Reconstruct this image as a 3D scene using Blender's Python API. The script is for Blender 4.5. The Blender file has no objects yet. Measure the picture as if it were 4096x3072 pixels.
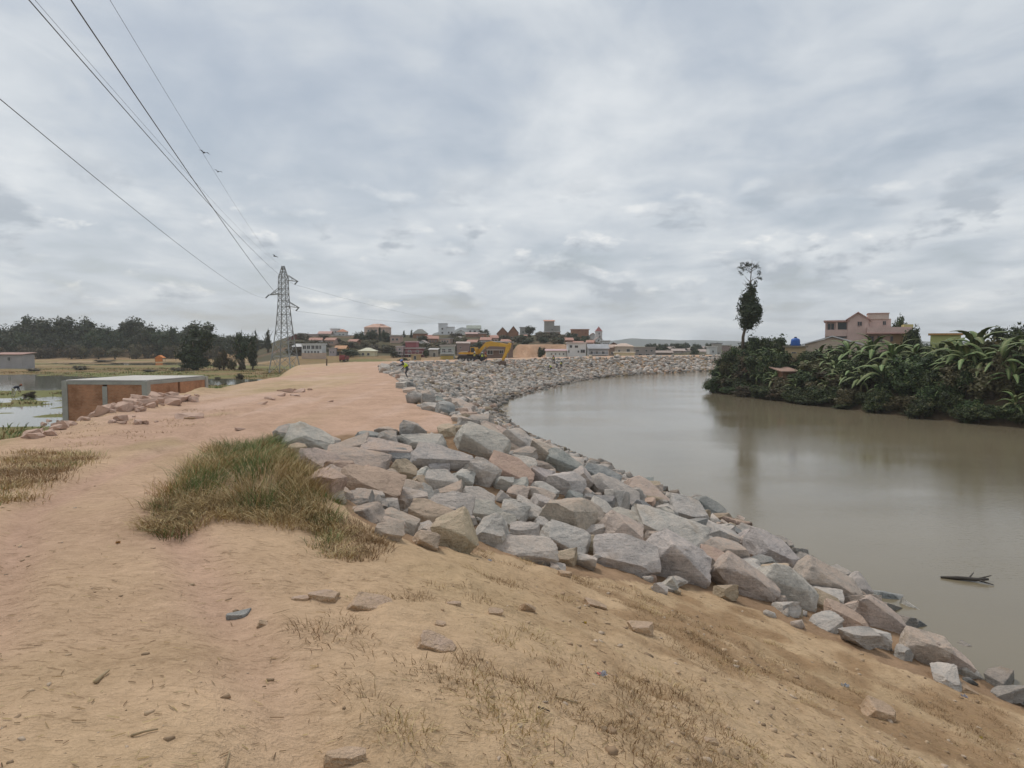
import bpy, bmesh, math, random
import numpy as np
from mathutils import Vector, Matrix, noise as mnoise

SC = bpy.context.scene
COL = SC.collection
R = math.radians
rng = np.random.default_rng(7)
random.seed(7)

# ------------------------------------------------------------------ camera
F = 710.0                      # focal length in pixels of a 1024 px wide frame
PITCH = math.atan(39.0 / F)
EYE = np.array([0.0, 0.0, 6.0])
cam = bpy.data.cameras.new('camera')
cam.sensor_width = 36.0
cam.lens = F / 1024.0 * 36.0
cam.clip_start = 0.05
cam.clip_end = 12000
camo = bpy.data.objects.new('camera', cam)
camo.location = EYE
camo.rotation_euler = (R(90) - PITCH, 0, 0)
COL.objects.link(camo)
SC.camera = camo

# ------------------------------------------------------------------ sky
SUN_AZ, SUN_EL = -35.0, 58.0       # azimuth from +y towards +x
world = bpy.data.worlds.new('World')
SC.world = world
world.use_nodes = True
nt = world.node_tree
nt.nodes.clear()


def N(t, kind, **kw):
    n = t.nodes.new(kind)
    for k, v in kw.items():
        if k.startswith('i_'):
            n.inputs[k[2:].replace('_', ' ')].default_value = v
        else:
            setattr(n, k, v)
    return n


def L(t, a, b):
    t.links.new(a, b)


def mathn(t, op, a, b=None, c=None, clamp=False):
    n = t.nodes.new('ShaderNodeMath')
    n.operation = op
    n.use_clamp = clamp
    for i, v in enumerate((a, b, c)):
        if v is None:
            continue
        if isinstance(v, (int, float)):
            n.inputs[i].default_value = v
        else:
            t.links.new(v, n.inputs[i])
    return n.outputs[0]


def ramp(t, src, stops, interp='LINEAR'):
    n = t.nodes.new('ShaderNodeValToRGB')
    n.color_ramp.interpolation = interp
    el = n.color_ramp.elements
    while len(el) < len(stops):
        el.new(0.5)
    for e, (p, c) in zip(el, stops):
        e.position = p
        e.color = (*c, 1) if len(c) == 3 else c
    t.links.new(src, n.inputs[0])
    return n.outputs[0]


def mixc(t, fac, a, b, mode='MIX'):
    n = t.nodes.new('ShaderNodeMix')
    n.data_type = 'RGBA'
    n.blend_type = mode
    for sock, v in ((n.inputs[0], fac), (n.inputs[6], a), (n.inputs[7], b)):
        if isinstance(v, (int, float)):
            sock.default_value = v
        elif isinstance(v, tuple):
            sock.default_value = (*v, 1) if len(v) == 3 else v
        else:
            t.links.new(v, sock)
    return n.outputs[2]


def noise_n(t, vec, scale, detail=4, rough=0.55, dist=0.0):
    n = t.nodes.new('ShaderNodeTexNoise')
    n.inputs['Scale'].default_value = scale
    n.inputs['Detail'].default_value = detail
    n.inputs['Roughness'].default_value = rough
    n.inputs['Distortion'].default_value = dist
    if vec is not None:
        t.links.new(vec, n.inputs['Vector'])
    return n.outputs['Fac']


sky = N(nt, 'ShaderNodeTexSky')
sky.sky_type = 'NISHITA'
sky.sun_disc = False
sky.sun_elevation = R(SUN_EL)
sky.sun_rotation = R(SUN_AZ)
sky.air_density = 1.2
sky.dust_density = 2.0
tc = N(nt, 'ShaderNodeTexCoord')
sep = N(nt, 'ShaderNodeSeparateXYZ')
L(nt, tc.outputs['Generated'], sep.inputs[0])
zc = mathn(nt, 'ADD', mathn(nt, 'MAXIMUM', sep.outputs[2], 0.0), 0.15)
u = mathn(nt, 'DIVIDE', sep.outputs[0], zc)
v = mathn(nt, 'DIVIDE', sep.outputs[1], zc)
cmb = N(nt, 'ShaderNodeCombineXYZ')
L(nt, u, cmb.inputs[0])
L(nt, v, cmb.inputs[1])
mp = N(nt, 'ShaderNodeMapping')
mp.inputs['Rotation'].default_value = (0, 0, R(24))
mp.inputs['Scale'].default_value = (1.0, 0.75, 1)
mp.inputs['Location'].default_value = (3.3, 1.7, 0)
L(nt, cmb.outputs[0], mp.inputs[0])
n1 = noise_n(nt, mp.outputs[0], 1.25, 6, 0.52, 0.5)
n2 = noise_n(nt, mp.outputs[0], 4.2, 4, 0.55, 0.4)
mp2 = N(nt, 'ShaderNodeMapping')
mp2.inputs['Rotation'].default_value = (0, 0, R(-18))
mp2.inputs['Scale'].default_value = (0.7, 1.7, 1)
L(nt, cmb.outputs[0], mp2.inputs[0])
n3 = noise_n(nt, mp2.outputs[0], 1.5, 5, 0.55, 0.3)
csum = mathn(nt, 'ADD', mathn(nt, 'MULTIPLY', n1, 0.60),
             mathn(nt, 'ADD', mathn(nt, 'MULTIPLY', n2, 0.25), mathn(nt, 'MULTIPLY', n3, 0.15)))
cloud = ramp(nt, csum, [(0.36, (0.39, 0.435, 0.49)), (0.45, (0.46, 0.505, 0.56)),
                        (0.51, (0.515, 0.555, 0.60)), (0.56, (0.575, 0.61, 0.645)), (0.64, (0.67, 0.695, 0.715))])
# low cumulus just over the horizon
mp3 = N(nt, 'ShaderNodeMapping')
mp3.inputs['Scale'].default_value = (10.0, 10.0, 24.0)
mp3.inputs['Location'].default_value = (1.3, 0.4, 0.25)
L(nt, tc.outputs['Generated'], mp3.inputs[0])
n4 = noise_n(nt, mp3.outputs[0], 1.0, 5, 0.55, 0.15)
lowmask = mathn(nt, 'MULTIPLY',
                ramp(nt, sep.outputs[2], [(0.02, (0, 0, 0)), (0.06, (1, 1, 1)), (0.15, (1, 1, 1)), (0.24, (0, 0, 0))]),
                ramp(nt, n4, [(0.52, (0, 0, 0)), (0.60, (1, 1, 1))]))
mp4 = N(nt, 'ShaderNodeMapping')
mp4.inputs['Scale'].default_value = (10.0, 10.0, 24.0)
mp4.inputs['Location'].default_value = (1.3, 0.4, 0.62)
L(nt, tc.outputs['Generated'], mp4.inputs[0])
n5 = noise_n(nt, mp4.outputs[0], 1.0, 5, 0.55, 0.15)
lowcol = ramp(nt, n5, [(0.40, (0.80, 0.80, 0.79)), (0.48, (0.58, 0.61, 0.645)), (0.58, (0.37, 0.41, 0.46))])
cl2 = mixc(nt, mathn(nt, 'MULTIPLY', lowmask, 0.9), cloud, lowcol)
# thin places let the blue sky through
thin = ramp(nt, csum, [(0.36, (0.32, 0.32, 0.32)), (0.50, (0.06, 0.06, 0.06))])
skys = mixc(nt, 1.0, sky.outputs[0], (0.075, 0.075, 0.075), 'MULTIPLY')
fin = mixc(nt, thin, cl2, skys)
bg = N(nt, 'ShaderNodeBackground')
bg.inputs['Strength'].default_value = 1.0
L(nt, fin, bg.inputs[0])
wo = N(nt, 'ShaderNodeOutputWorld')
L(nt, bg.outputs[0], wo.inputs[0])

# ------------------------------------------------------------------ sun
sl = bpy.data.lights.new('sun', 'SUN')
sl.energy = 1.5
sl.angle = R(14)
sl.color = (1.0, 0.95, 0.88)
so = bpy.data.objects.new('sun', sl)
so.location = (-20, 20, 60)
so.rotation_euler = (R(90 - SUN_EL), 0, R(180 - SUN_AZ))
COL.objects.link(so)

vs = SC.view_settings
vs.view_transform = 'Standard'
vs.look = 'None'
vs.exposure = 0.25
vs.gamma = 1.0
vs.use_curve_mapping = False
SC.cycles.use_denoising = True
SC.cycles.use_adaptive_sampling = True
SC.cycles.adaptive_threshold = 0.02
SC.cycles.max_bounces = 5
SC.cycles.diffuse_bounces = 2
SC.cycles.glossy_bounces = 3
SC.cycles.transmission_bounces = 4
SC.cycles.transparent_max_bounces = 6
SC.cycles.volume_bounces = 1
SC.cycles.caustics_reflective = False
SC.cycles.caustics_refractive = False

# ================================================================== helpers
MATS = {}


def new_mat(name):
    m = bpy.data.materials.new(name)
    m.use_nodes = True
    t = m.node_tree
    b = t.nodes['Principled BSDF']
    return m, t, b


def pmat(name, col, rough=0.85, var=0.25, scale=1.5, bump=0.0, bscale=20.0, metal=0.0, spec=0.35, streak=False):
    """plain procedural surface: base colour broken up by two noises, optional bump"""
    if name in MATS:
        return MATS[name]
    m, t, b = new_mat(name)
    tcn = N(t, 'ShaderNodeTexCoord')
    vec = tcn.outputs['Object']
    if streak:
        mpn = N(t, 'ShaderNodeMapping')
        mpn.inputs['Scale'].default_value = (1.0, 1.0, 0.15)
        L(t, vec, mpn.inputs[0])
        vec = mpn.outputs[0]
    a = noise_n(t, vec, scale, 5, 0.6)
    c = noise_n(t, vec, scale * 9, 4, 0.6)
    mixv = mathn(t, 'ADD', mathn(t, 'MULTIPLY', a, 0.65), mathn(t, 'MULTIPLY', c, 0.35))
    lo = tuple(max(0, x * (1 - var)) for x in col)
    hi = tuple(min(1, x * (1 + var)) for x in col)
    L(t, ramp(t, mixv, [(0.33, lo), (0.67, hi)]), b.inputs['Base Color'])
    b.inputs['Roughness'].default_value = rough
    b.inputs['Metallic'].default_value = metal
    b.inputs['Specular IOR Level'].default_value = spec
    if bump > 0:
        bn = N(t, 'ShaderNodeBump')
        bn.inputs['Strength'].default_value = bump
        bn.inputs['Distance'].default_value = 0.02
        L(t, noise_n(t, vec, bscale, 5, 0.6), bn.inputs['Height'])
        L(t, bn.outputs[0], b.inputs['Normal'])
    MATS[name] = m
    return m


def ray(px, py):
    """world direction through a pixel of the 1024x768 frame, scaled so that y = 1"""
    u_, v_ = (px - 512.0) / F, (384.0 - py) / F
    y = math.cos(PITCH) + math.sin(PITCH) * v_
    z = math.cos(PITCH) * v_ - math.sin(PITCH)
    return np.array([u_ / y, 1.0, z / y])


def at(px, py, d):
    return EYE + ray(px, py) * d


def tag(o, label=None, cat=None, group=None, kind=None):
    if label:
        o['label'] = label
    if cat:
        o['category'] = cat
    if group:
        o['group'] = group
    if kind:
        o['kind'] = kind
    return o


def link(name, me, mat=None, parent=None, loc=None, rot=None, scale=None):
    o = bpy.data.objects.new(name, me)
    COL.objects.link(o)
    if mat is not None and me is not None and len(me.materials) == 0:
        me.materials.append(mat)
    if parent is not None:
        o.parent = parent
    if loc is not None:
        o.location = loc
    if rot is not None:
        o.rotation_euler = rot
    if scale is not None:
        o.scale = scale
    return o


def empty(name, loc, rz=0.0, scale=1.0):
    o = bpy.data.objects.new(name, None)
    o.empty_display_size = 0.3
    o.location = loc
    o.rotation_euler = (0, 0, rz)
    o.scale = (scale,) * 3
    COL.objects.link(o)
    return o


def copy_tree(o, parent=None):
    c = o.copy()
    COL.objects.link(c)
    c.parent = parent
    for ch in list(o.children):
        copy_tree(ch, c)
    return c


class MB:
    def __init__(s):
        s.v, s.f = [], []

    def add(s, vs_, fs_):
        o = len(s.v)
        s.v += [tuple(p) for p in vs_]
        s.f += [tuple(i + o for i in q) for q in fs_]
        return s

    def box(s, c, d, rz=0.0, M=None):
        x, y, z = d[0] / 2, d[1] / 2, d[2] / 2
        p = [(-x, -y, -z), (x, -y, -z), (x, y, -z), (-x, y, -z), (-x, -y, z), (x, -y, z), (x, y, z), (-x, y, z)]
        if M is not None:
            p = [tuple(M @ Vector(q) + Vector(c)) for q in p]
        else:
            ca, sa = math.cos(rz), math.sin(rz)
            p = [(c[0] + ca * q[0] - sa * q[1], c[1] + sa * q[0] + ca * q[1], c[2] + q[2]) for q in p]
        return s.add(p, [(0, 3, 2, 1), (4, 5, 6, 7), (0, 1, 5, 4), (1, 2, 6, 5), (2, 3, 7, 6), (3, 0, 4, 7)])

    def prism(s, poly, y0, y1):
        """poly in (x, z), counter-clockwise seen from -y"""
        n = len(poly)
        p = [(x, y0, z) for x, z in poly] + [(x, y1, z) for x, z in poly]
        fs = [tuple(range(n)), tuple(range(2 * n - 1, n - 1, -1))]
        fs += [(i + n, (i + 1) % n + n, (i + 1) % n, i)[::-1] for i in range(n)]
        fs = [tuple(q) for q in fs]
        return s.add(p, [fs[0], fs[1]] + [(i, i + n, (i + 1) % n + n, (i + 1) % n) for i in range(n)])

    def tube(s, pts, rad, n=6, cap=True):
        pts = [Vector(p) for p in pts]
        if isinstance(rad, (int, float)):
            rad = [rad] * len(pts)
        ring = []
        up0 = None
        for i, p in enumerate(pts):
            t_ = (pts[min(i + 1, len(pts) - 1)] - pts[max(i - 1, 0)])
            t_ = t_.normalized() if t_.length > 1e-9 else Vector((0, 0, 1))
            a = Vector((0, 0, 1)) if abs(t_.z) < 0.95 else Vector((1, 0, 0))
            if up0 is not None:
                a = up0
            e1 = (a - t_ * a.dot(t_))
            e1 = e1.normalized() if e1.length > 1e-6 else t_.orthogonal().normalized()
            up0 = e1
            e2 = t_.cross(e1)
            ring.append([tuple(p + (e1 * math.cos(k * 2 * math.pi / n) + e2 * math.sin(k * 2 * math.pi / n)) * rad[i]) for k in range(n)])
        vs_ = [q for r_ in ring for q in r_]
        fs = []
        for i in range(len(pts) - 1):
            for k in range(n):
                fs.append((i * n + k, i * n + (k + 1) % n, (i + 1) * n + (k + 1) % n, (i + 1) * n + k))
        if cap:
            fs.append(tuple(range(n))[::-1])
            fs.append(tuple((len(pts) - 1) * n + k for k in range(n)))
        return s.add(vs_, fs)

    def mesh(s, name):
        me = bpy.data.meshes.new(name)
        me.from_pydata(s.v, [], s.f)
        me.update()
        return me

    def build(s, name, mat, parent=None, loc=None, rot=None, smooth=False):
        me = s.mesh(name)
        if smooth:
            me.shade_smooth()
        return link(name, me, mat, parent, loc, rot)


def np_mesh(name, V, faces_n, idx, colors=None, smooth=False):
    """fast mesh from numpy: V (n,3); idx flat corner indices; faces_n corners per face"""
    me = bpy.data.meshes.new(name)
    nf = len(idx) // faces_n
    me.vertices.add(len(V))
    me.vertices.foreach_set('co', np.asarray(V, np.float32).ravel())
    me.loops.add(len(idx))
    me.loops.foreach_set('vertex_index', np.asarray(idx, np.int32).ravel())
    me.polygons.add(nf)
    me.polygons.foreach_set('loop_start', np.arange(0, nf * faces_n, faces_n, dtype=np.int32))
    me.polygons.foreach_set('loop_total', np.full(nf, faces_n, np.int32))
    if colors is not None:
        at_ = me.color_attributes.new('Col', 'FLOAT_COLOR', 'POINT')
        c4 = np.ones((len(V), 4), np.float32)
        c4[:, :3] = colors
        at_.data.foreach_set('color', c4.ravel())
    me.update(calc_edges=True)
    me.validate()
    if smooth:
        me.shade_smooth()
    return me


# ------------------------------------------------------------------ numpy noise
_perm = np.random.default_rng(3).random((256, 256))


def vnoise(x, y):
    xi, yi = np.floor(x).astype(int), np.floor(y).astype(int)
    fx, fy = x - xi, y - yi
    fx = fx * fx * (3 - 2 * fx)
    fy = fy * fy * (3 - 2 * fy)
    a = _perm[xi & 255, yi & 255]
    b = _perm[(xi + 1) & 255, yi & 255]
    c = _perm[xi & 255, (yi + 1) & 255]
    d = _perm[(xi + 1) & 255, (yi + 1) & 255]
    return (a * (1 - fx) + b * fx) * (1 - fy) + (c * (1 - fx) + d * fx) * fy


def fbm(x, y, o=4, g=0.5):
    s, a, t = 0.0, 1.0, 0.0
    for k in range(o):
        s = s + a * (vnoise(x * 2 ** k + 17.3 * k, y * 2 ** k + 5.1 * k) - 0.5)
        t += a
        a *= g
    return s / t * 2        # about -1..1


def sstep(a, b, x):
    t = np.clip((x - a) / (b - a), 0, 1)
    return t * t * (3 - 2 * t)


# ================================================================== terrain
# river and embankment lines in plan (metres; camera at the origin looking along +y)
Wl = np.array([(9.6, -80), (9.2, -10), (8.9, 6), (8.5, 12.3), (7.9, 20), (6.7, 26.6), (3.9, 36), (1.3, 45), (-0.9, 57), (-1.6, 68.7),
               (-0.6, 78), (1.3, 86), (6.3, 104), (11, 119), (18, 134), (28, 147), (50, 168), (85, 190), (130, 206), (300, 240), (900, 300)], float)
Cl = np.array([(0.6, -80), (0.5, 0), (0.2, 3.5), (-1.5, 8), (-4.0, 12), (-5.8, 15.5), (-6.0, 17.4), (-4.9, 18.2), (-1.6, 19.0), (-1.0, 20.5), (-1.9, 23), (-3.2, 26), (-4.0, 29), (-6.7, 44), (-10.2, 60), (-13.7, 74),
               (-16, 86), (-15.5, 98), (-12, 110), (-4, 124), (5, 139), (17, 154), (42, 180), (78, 202), (127, 218), (300, 254), (900, 315)], float)
Ll = np.array([(-11, -80), (-12, 5), (-13, 18), (-15.9, 34), (-19, 60), (-24, 78), (-29, 95), (-27, 115), (-16, 134), (-6, 150), (8, 168),
               (32, 193), (70, 216), (120, 233), (300, 270), (900, 335)], float)
Rl = np.array([(75, -80), (50, 20), (43, 38), (37, 51), (33.8, 58), (31.7, 65.5), (29, 75), (26.6, 86), (25.4, 91.5), (27.5, 97), (36, 105), (55, 116),
               (85, 130), (140, 152), (300, 190), (900, 240)], float)


def pdist(x, y, poly):
    """signed distance to an open polyline, positive to its left (walking along it)"""
    best = np.full(x.shape, 1e18)
    sgn = np.ones(x.shape)
    for (ax, ay), (bx, by) in zip(poly[:-1], poly[1:]):
        dx, dy = bx - ax, by - ay
        t = np.clip(((x - ax) * dx + (y - ay) * dy) / (dx * dx + dy * dy), 0, 1)
        qx, qy = x - ax - t * dx, y - ay - t * dy
        d2 = qx * qx + qy * qy
        m = d2 < best
        best = np.where(m, d2, best)
        sgn = np.where(m, np.where(dx * qy - dy * qx >= 0, 1.0, -1.0), sgn)
    return np.sqrt(best) * sgn


FIELD = 1.0
TRACK = ([0, 3, 8.5, 14, 25, 60], [-.4, -1.9, -4.9, -6.6, -8.4, -14])
MOUND = (-3.15, 8.9)


def height(x, y, fine=True, zones=False):
    x = np.asarray(x, float)
    y = np.asarray(y, float)
    s = pdist(x, y, Wl)
    c = pdist(x, y, Cl)
    l = -pdist(x, y, Ll)            # positive on the embankment side
    r = -pdist(x, y, Rl)            # positive on the right bank
    a = x / np.maximum(y, 1.0)
    zt = 3.7 + 0.72 * np.exp(-np.clip(y, 0, None) ** 2 / 90.0) - 0.35 * sstep(40, 80, y) - 0.2 * sstep(90, 140, y)
    # river side slope
    kk = 0.25 + 0.65 * (1 - sstep(9, 18, y))
    cs = kk * np.logaddexp(0, -c / kk)          # rounded crest
    t = np.clip(s, 0, None) / np.maximum(np.clip(s, 0, None) + cs, 1e-6)
    t = np.where(s <= 0, 0, t)
    zl = zt * (t - 0.06 * np.sin(np.pi * t))
    zl = np.where(s <= 0, np.maximum(0.5 * s, -2.5), zl)
    # land behind the embankment
    fld = FIELD + 0.16 * fbm(x * 0.05 + 3, y * 0.11, 4) + 0.05 * fbm(x * .4, y * .4, 2)
    fld = fld - 0.36 * np.exp(-((x + 41) / 9) ** 2 - ((y - 97) / 7) ** 2) - 0.32 * np.exp(-((x + 68) / 17) ** 2 - ((y - 101) / 8) ** 2)
    hill = 1.9 * sstep(172, 205, y) * sstep(-0.36, -0.30, a)
    hm = sstep(-0.40, -0.30, a) * (1 - sstep(0.105, 0.15, a))
    cliff = sstep(-0.005, 0.01, a) * (1 - sstep(0.075, 0.09, a))
    up = 7.0 * ((1 - cliff) * sstep(207, 288, y) + cliff * (0.46 * sstep(198, 206, y + 7 * fbm(x * .16, y * .05, 4)) + 0.54 * sstep(207, 290, y)))
    hill = hill + hm * up + 2.9 * sstep(252, 285, y) * (1 - sstep(-0.40, -0.32, a)) + 0.5 * fbm(x * .04, y * .04, 3) * sstep(200, 300, y)
    back = fld + hill
    k = sstep(-4.2, 0.9, l)
    zz = back * (1 - k) + zl * k
    zz = np.where((s <= 0) | (c <= 0), zl, zz)
    # right bank
    zr = np.where(r > 0, 3.0 * sstep(-0.5, 5.0, r) + 0.3 * fbm(x * .2, y * .2, 3) * sstep(0, 3, r), -9)
    zr = np.where((r <= 0), np.maximum(0.5 * r, -2.5), zr)
    z = np.where(r > 0, np.maximum(zr, np.where(s > 0, zz, -9)), np.where(s > 0, zz, np.minimum(np.maximum(zl, zr), -0.02)))
    z = np.where((r <= 0) & (s <= 0), np.maximum(np.maximum(0.5 * s, 0.5 * r), -2.5), z)
    # the grassy hump beside the path
    near = np.clip(1 - np.hypot(x, y) / 60.0, 0, 1)
    g = np.exp(-(((x - MOUND[0] - 0.15 * (y - MOUND[1])) / 1.15) ** 2 + ((y - MOUND[1]) / 1.0) ** 2))
    g2 = np.exp(-(((x - MOUND[0] - 1.1) / 1.0) ** 2 + ((y - MOUND[1] + 1.1) / 0.9) ** 2))
    dry = (s > 0.2) & (l > -2)
    if fine:
        z = z + np.where(dry, near * (0.10 * fbm(x * .45, y * .45, 4) + 0.035 * fbm(x * 2.1, y * 2.1, 4) + 0.012 * fbm(x * 8, y * 8, 3)), 0)
        # lumpy, trodden slope towards the river and a low spoil berm along the road's far shoulder
        z = z + np.where(dry & (c < 1.0) & (y < 16), 0.07 * np.abs(fbm(x * 1.3 + 5, y * 1.3, 4)) + 0.03 * fbm(x * 4.5, y * 4.5, 3), 0)
        z = z + np.where(dry, (0.14 + 0.2 * fbm(x * .8, y * .8, 3)) * np.exp(-((l - 0.6) / 0.8) ** 2) * sstep(19, 24, y) * (1 - sstep(34, 40, y)), 0)
        z = z + np.where(dry & (c > .5), 0.05 * fbm(x * .9 + .5 * y, y * .12, 3) * sstep(14, 20, y), 0)
        # wheel ruts along the track on the left
        xp = np.interp(y, *TRACK) + 0.15 * np.sin(y * .5)
        for off in (-.8, .8):
            q = (x - xp - off) / 0.26
            z = z - np.where(dry, (0.06 * np.exp(-q ** 2) - 0.022 * np.exp(-(np.abs(q) - 1.7) ** 2)) * sstep(0, 3, y) * (1 - sstep(30, 45, y)), 0)
    z = z + 0.62 * g + 0.12 * g2
    if zones:
        return z, s, c, l, r, a, cliff * hm
    return z


def hz(x, y):
    return float(height(np.array([x]), np.array([y]))[0])


_T = np.concatenate([np.geomspace(2.0, 30, 700), np.geomspace(30.1, 600, 700)])


def hit(px, py, lift=0.0):
    """point where the view ray of a pixel meets the ground (raised by lift)"""
    d = ray(px, py)
    P = EYE[None, :] + d[None, :] * _T[:, None]
    h = height(P[:, 0], P[:, 1]) + lift
    i = int(np.argmax(P[:, 2] <= h))
    if i == 0:
        return P[-1] if P[-1, 2] > h[-1] else P[0]
    a, b = P[i - 1, 2] - h[i - 1], P[i, 2] - h[i]
    f_ = a / (a - b + 1e-9)
    return P[i - 1] * (1 - f_) + P[i] * f_


# outline of the armour rock in plan: toe of the near heap, water's edge, embankment crest
TOE_PX = [(289, 447), (324, 489), (377, 530), (440, 551), (491, 551), (555, 569), (625, 581), (690, 588), (759, 611), (850, 648), (907, 671), (967, 687)]
TOE = [tuple(hit(*p)[:2]) for p in TOE_PX]


def inside(x, y, poly):
    x = np.asarray(x)
    y = np.asarray(y)
    c_ = np.zeros(x.shape, bool)
    n = len(poly)
    for i in range(n):
        x1, y1 = poly[i]
        x2, y2 = poly[(i + 1) % n]
        cond = ((y1 > y) != (y2 > y)) & (x < (x2 - x1) * (y - y1) / (y2 - y1 + 1e-12) + x1)
        c_ ^= cond
    return c_


ROCKPOLY = TOE + [(9.4, 10.8), (9.6, 13)] + [(p[0] + 1.0, p[1] - 0.6) for p in Wl[4:19]] + [tuple(p) for p in Cl[::-1][2:17]] + [(-1.6, 19.0), (-4.9, 18.2), (-6.1, 17.6)]
# ------------------------------------------------------------------ ground sheet (polar grid, finest round the camera's stretch of bank)
def ground_sheet():
    rr = np.concatenate([[0.0], np.geomspace(0.5, 3.0, 26)[:-1], np.geomspace(3.0, 60, 300)[:-1], np.geomspace(60, 340, 190)[:-1], np.geomspace(340, 2600, 34)])
    fr = np.linspace(-42, 42, 470)
    rest = np.linspace(42, 318, 110)[1:-1]
    th = np.radians(np.concatenate([fr, rest]))
    nr, na = len(rr), len(th)
    RR, TH = np.meshgrid(rr, th, indexing='ij')
    X, Y = RR * np.sin(TH), RR * np.cos(TH)
    X, Y = X.ravel(), Y.ravel()
    z, s, c, l, r, a, cl = height(X, Y, zones=True)
    V = np.stack([X, Y, z], 1)
    # base colours of the soils
    pink = np.array([.525, .345, .245])
    tan = np.array([.545, .385, .235])
    soil = np.array([.33, .215, .13])
    green = np.array([.17, .17, .065])
    brown = np.array([.25, .17, .085])
    red = np.array([.40, .245, .155])
    scrub = np.array([.085, .075, .04])
    dark = np.array([.11, .085, .05])
    n1 = fbm(X * .35, Y * .35, 4)
    n2 = fbm(X * .07 + 9, Y * .07, 4)
    n3 = fbm(X * 1.7, Y * 1.7, 4)

    def mix(A, B, t):
        return A * (1 - t[:, None]) + B * t[:, None]
    cc = np.tile(tan, (len(X), 1))
    # the graded platform is pinker than the natural soil round the camera
    road = sstep(12.5, 17.5, Y + 1.6 * n1) * sstep(-1.5, 2.5, l + 2.5 * n1)
    xp = np.interp(Y, *TRACK) + 0.15 * np.sin(Y * .5)
    trk = np.exp(-((X - xp) / 2.1) ** 2) * 0.6 * sstep(1, 7, Y + 2 * n1) + 0.5 * (np.exp(-((X - xp - .8) / .3) ** 2) + np.exp(-((X - xp + .8) / .3) ** 2)) * sstep(1, 5, Y + n1)
    cc = mix(cc, pink, np.clip(np.maximum(road, trk), 0, 1))
    cc = mix(cc, np.array([.49, .35, .205]), 0.6 * sstep(0.1, 0.6, n1) * (1 - road))
    cc = mix(cc, np.array([.345, .22, .12]), 0.88 * sstep(-0.25, 0.45, n3 + 0.6 * n1) * sstep(0.0, 2.2, X + .1 * Y - 0.2) * (c < 2.5) * (Y < 14))
    beige = np.array([.50, .365, .225])
    cc = mix(cc, beige, 0.75 * road * sstep(-.15, .35, fbm(X * .16 + 2, Y * .05, 4)) * sstep(1, 4, c))
    cc = mix(cc, np.array([.40, .30, .165]), 0.6 * sstep(.05, .45, fbm(X * .5, Y * .25 + 4, 4)) * sstep(-9, -5, -l) * (l > -1) * sstep(10, 16, Y) * (Y < 48))
    cc = mix(cc, np.array([.60, .42, .33]), 0.5 * road * sstep(.1, .5, fbm(X * .9, Y * .14 + 9, 4)))
    ins = inside(X, Y, ROCKPOLY)
    cc = np.where(ins[:, None], soil * (1 + 0.25 * n3[:, None]), cc)
    # fields
    fl = sstep(-6.5, -3.5, -l)
    fl = np.where(l < -3, 1.0, np.where(l < 1, sstep(0.5, 3.5, -l), 0)) * (s > 0) * (c > 0)
    fieldc = mix(np.tile(green, (len(X), 1)), np.tile(brown, (len(X), 1)), sstep(-0.25, 0.35, fbm(X * .03, Y * .08, 4)))
    fieldc = mix(fieldc, np.tile(np.array([.36, .25, .15]), (len(X), 1)), sstep(0.1, 0.5, n2) * sstep(140, 190, Y))
    cc = mix(cc, fieldc, fl)
    bank = (1 - sstep(-0.40, -0.33, a)) * sstep(225, 250, Y)
    cc = mix(cc, np.tile(np.array([.33, .21, .11]), (len(X), 1)), bank * (1 - 0.4 * sstep(0, .5, n2)))
    hilly = sstep(195, 215, Y) * (a > -0.36) * (s > 20)
    cc = mix(cc, mix(np.tile(scrub, (len(X), 1)), np.tile(np.array([.17, .105, .065]), (len(X), 1)), sstep(0.0, .6, fbm(X * .1, Y * .1, 4))), hilly)
    cc = mix(cc, np.tile(red, (len(X), 1)) * (1 + .35 * n2[:, None]) + np.array([.10, .09, .07]) * sstep(0, .6, n3)[:, None], cl * sstep(186, 196, Y) * (1 - sstep(208, 220, Y)))
    farp = sstep(330, 700, np.hypot(X, Y)) * (s > 0)
    cc = mix(cc, np.tile(np.array([.14, .13, .075]), (len(X), 1)), farp)
    rb = (r > -1) & (s <= 0)
    cc = np.where(rb[:, None], mix(np.tile(np.array([.13, .09, .055]), (len(X), 1)), np.tile(dark, (len(X), 1)), sstep(0.8, 3, r + n1)), cc)
    wet = (s > -3) & (s < 0.25) | ((r > -3) & (r < 0.3) & (s <= 0))
    cc = np.where(wet[:, None], cc * 0.55, cc)
    cc = np.clip(cc, 0.01, 0.9)
    ij = np.arange(nr * na).reshape(nr, na)
    i0 = ij[:-1, :]
    i1 = ij[1:, :]
    nx0 = np.roll(i0, -1, 1)
    nx1 = np.roll(i1, -1, 1)
    Q = np.stack([i0, nx0, nx1, i1], -1).reshape(-1, 4)[:, ::-1]
    # which piece of the setting each face belongs to
    fx, fy = X[Q].mean(1), Y[Q].mean(1)
    fs, fc, fl_, fr_, fa = s[Q].mean(1), c[Q].mean(1), l[Q].mean(1), r[Q].mean(1), a[Q].mean(1)
    kind = np.zeros(len(Q), int)                                        # 0 ground
    kind[(fc > 0) & (fl_ > -0.5) & (fy > 15)] = 1                        # dirt road
    kind[(fl_ <= -0.5) & (fc > 0)] = 2                                   # marsh field
    kind[(fl_ <= -0.5) & (fc > 0) & (fy > 196) & (fa > -0.36)] = 3       # hillside
    kind[(fr_ > 0) & (fs <= 0)] = 4                                      # far bank
    out = []
    for k, nm in enumerate(('ground', 'dirt_road', 'marsh_field', 'hillside', 'right_river_bank')):
        q = Q[kind == k]
        used, inv = np.unique(q.ravel(), return_inverse=True)
        me = np_mesh(nm, V[used], 4, inv, cc[used], smooth=True)
        out.append(tag(link(nm, me, GROUND_MAT), kind='structure'))
    return out


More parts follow.
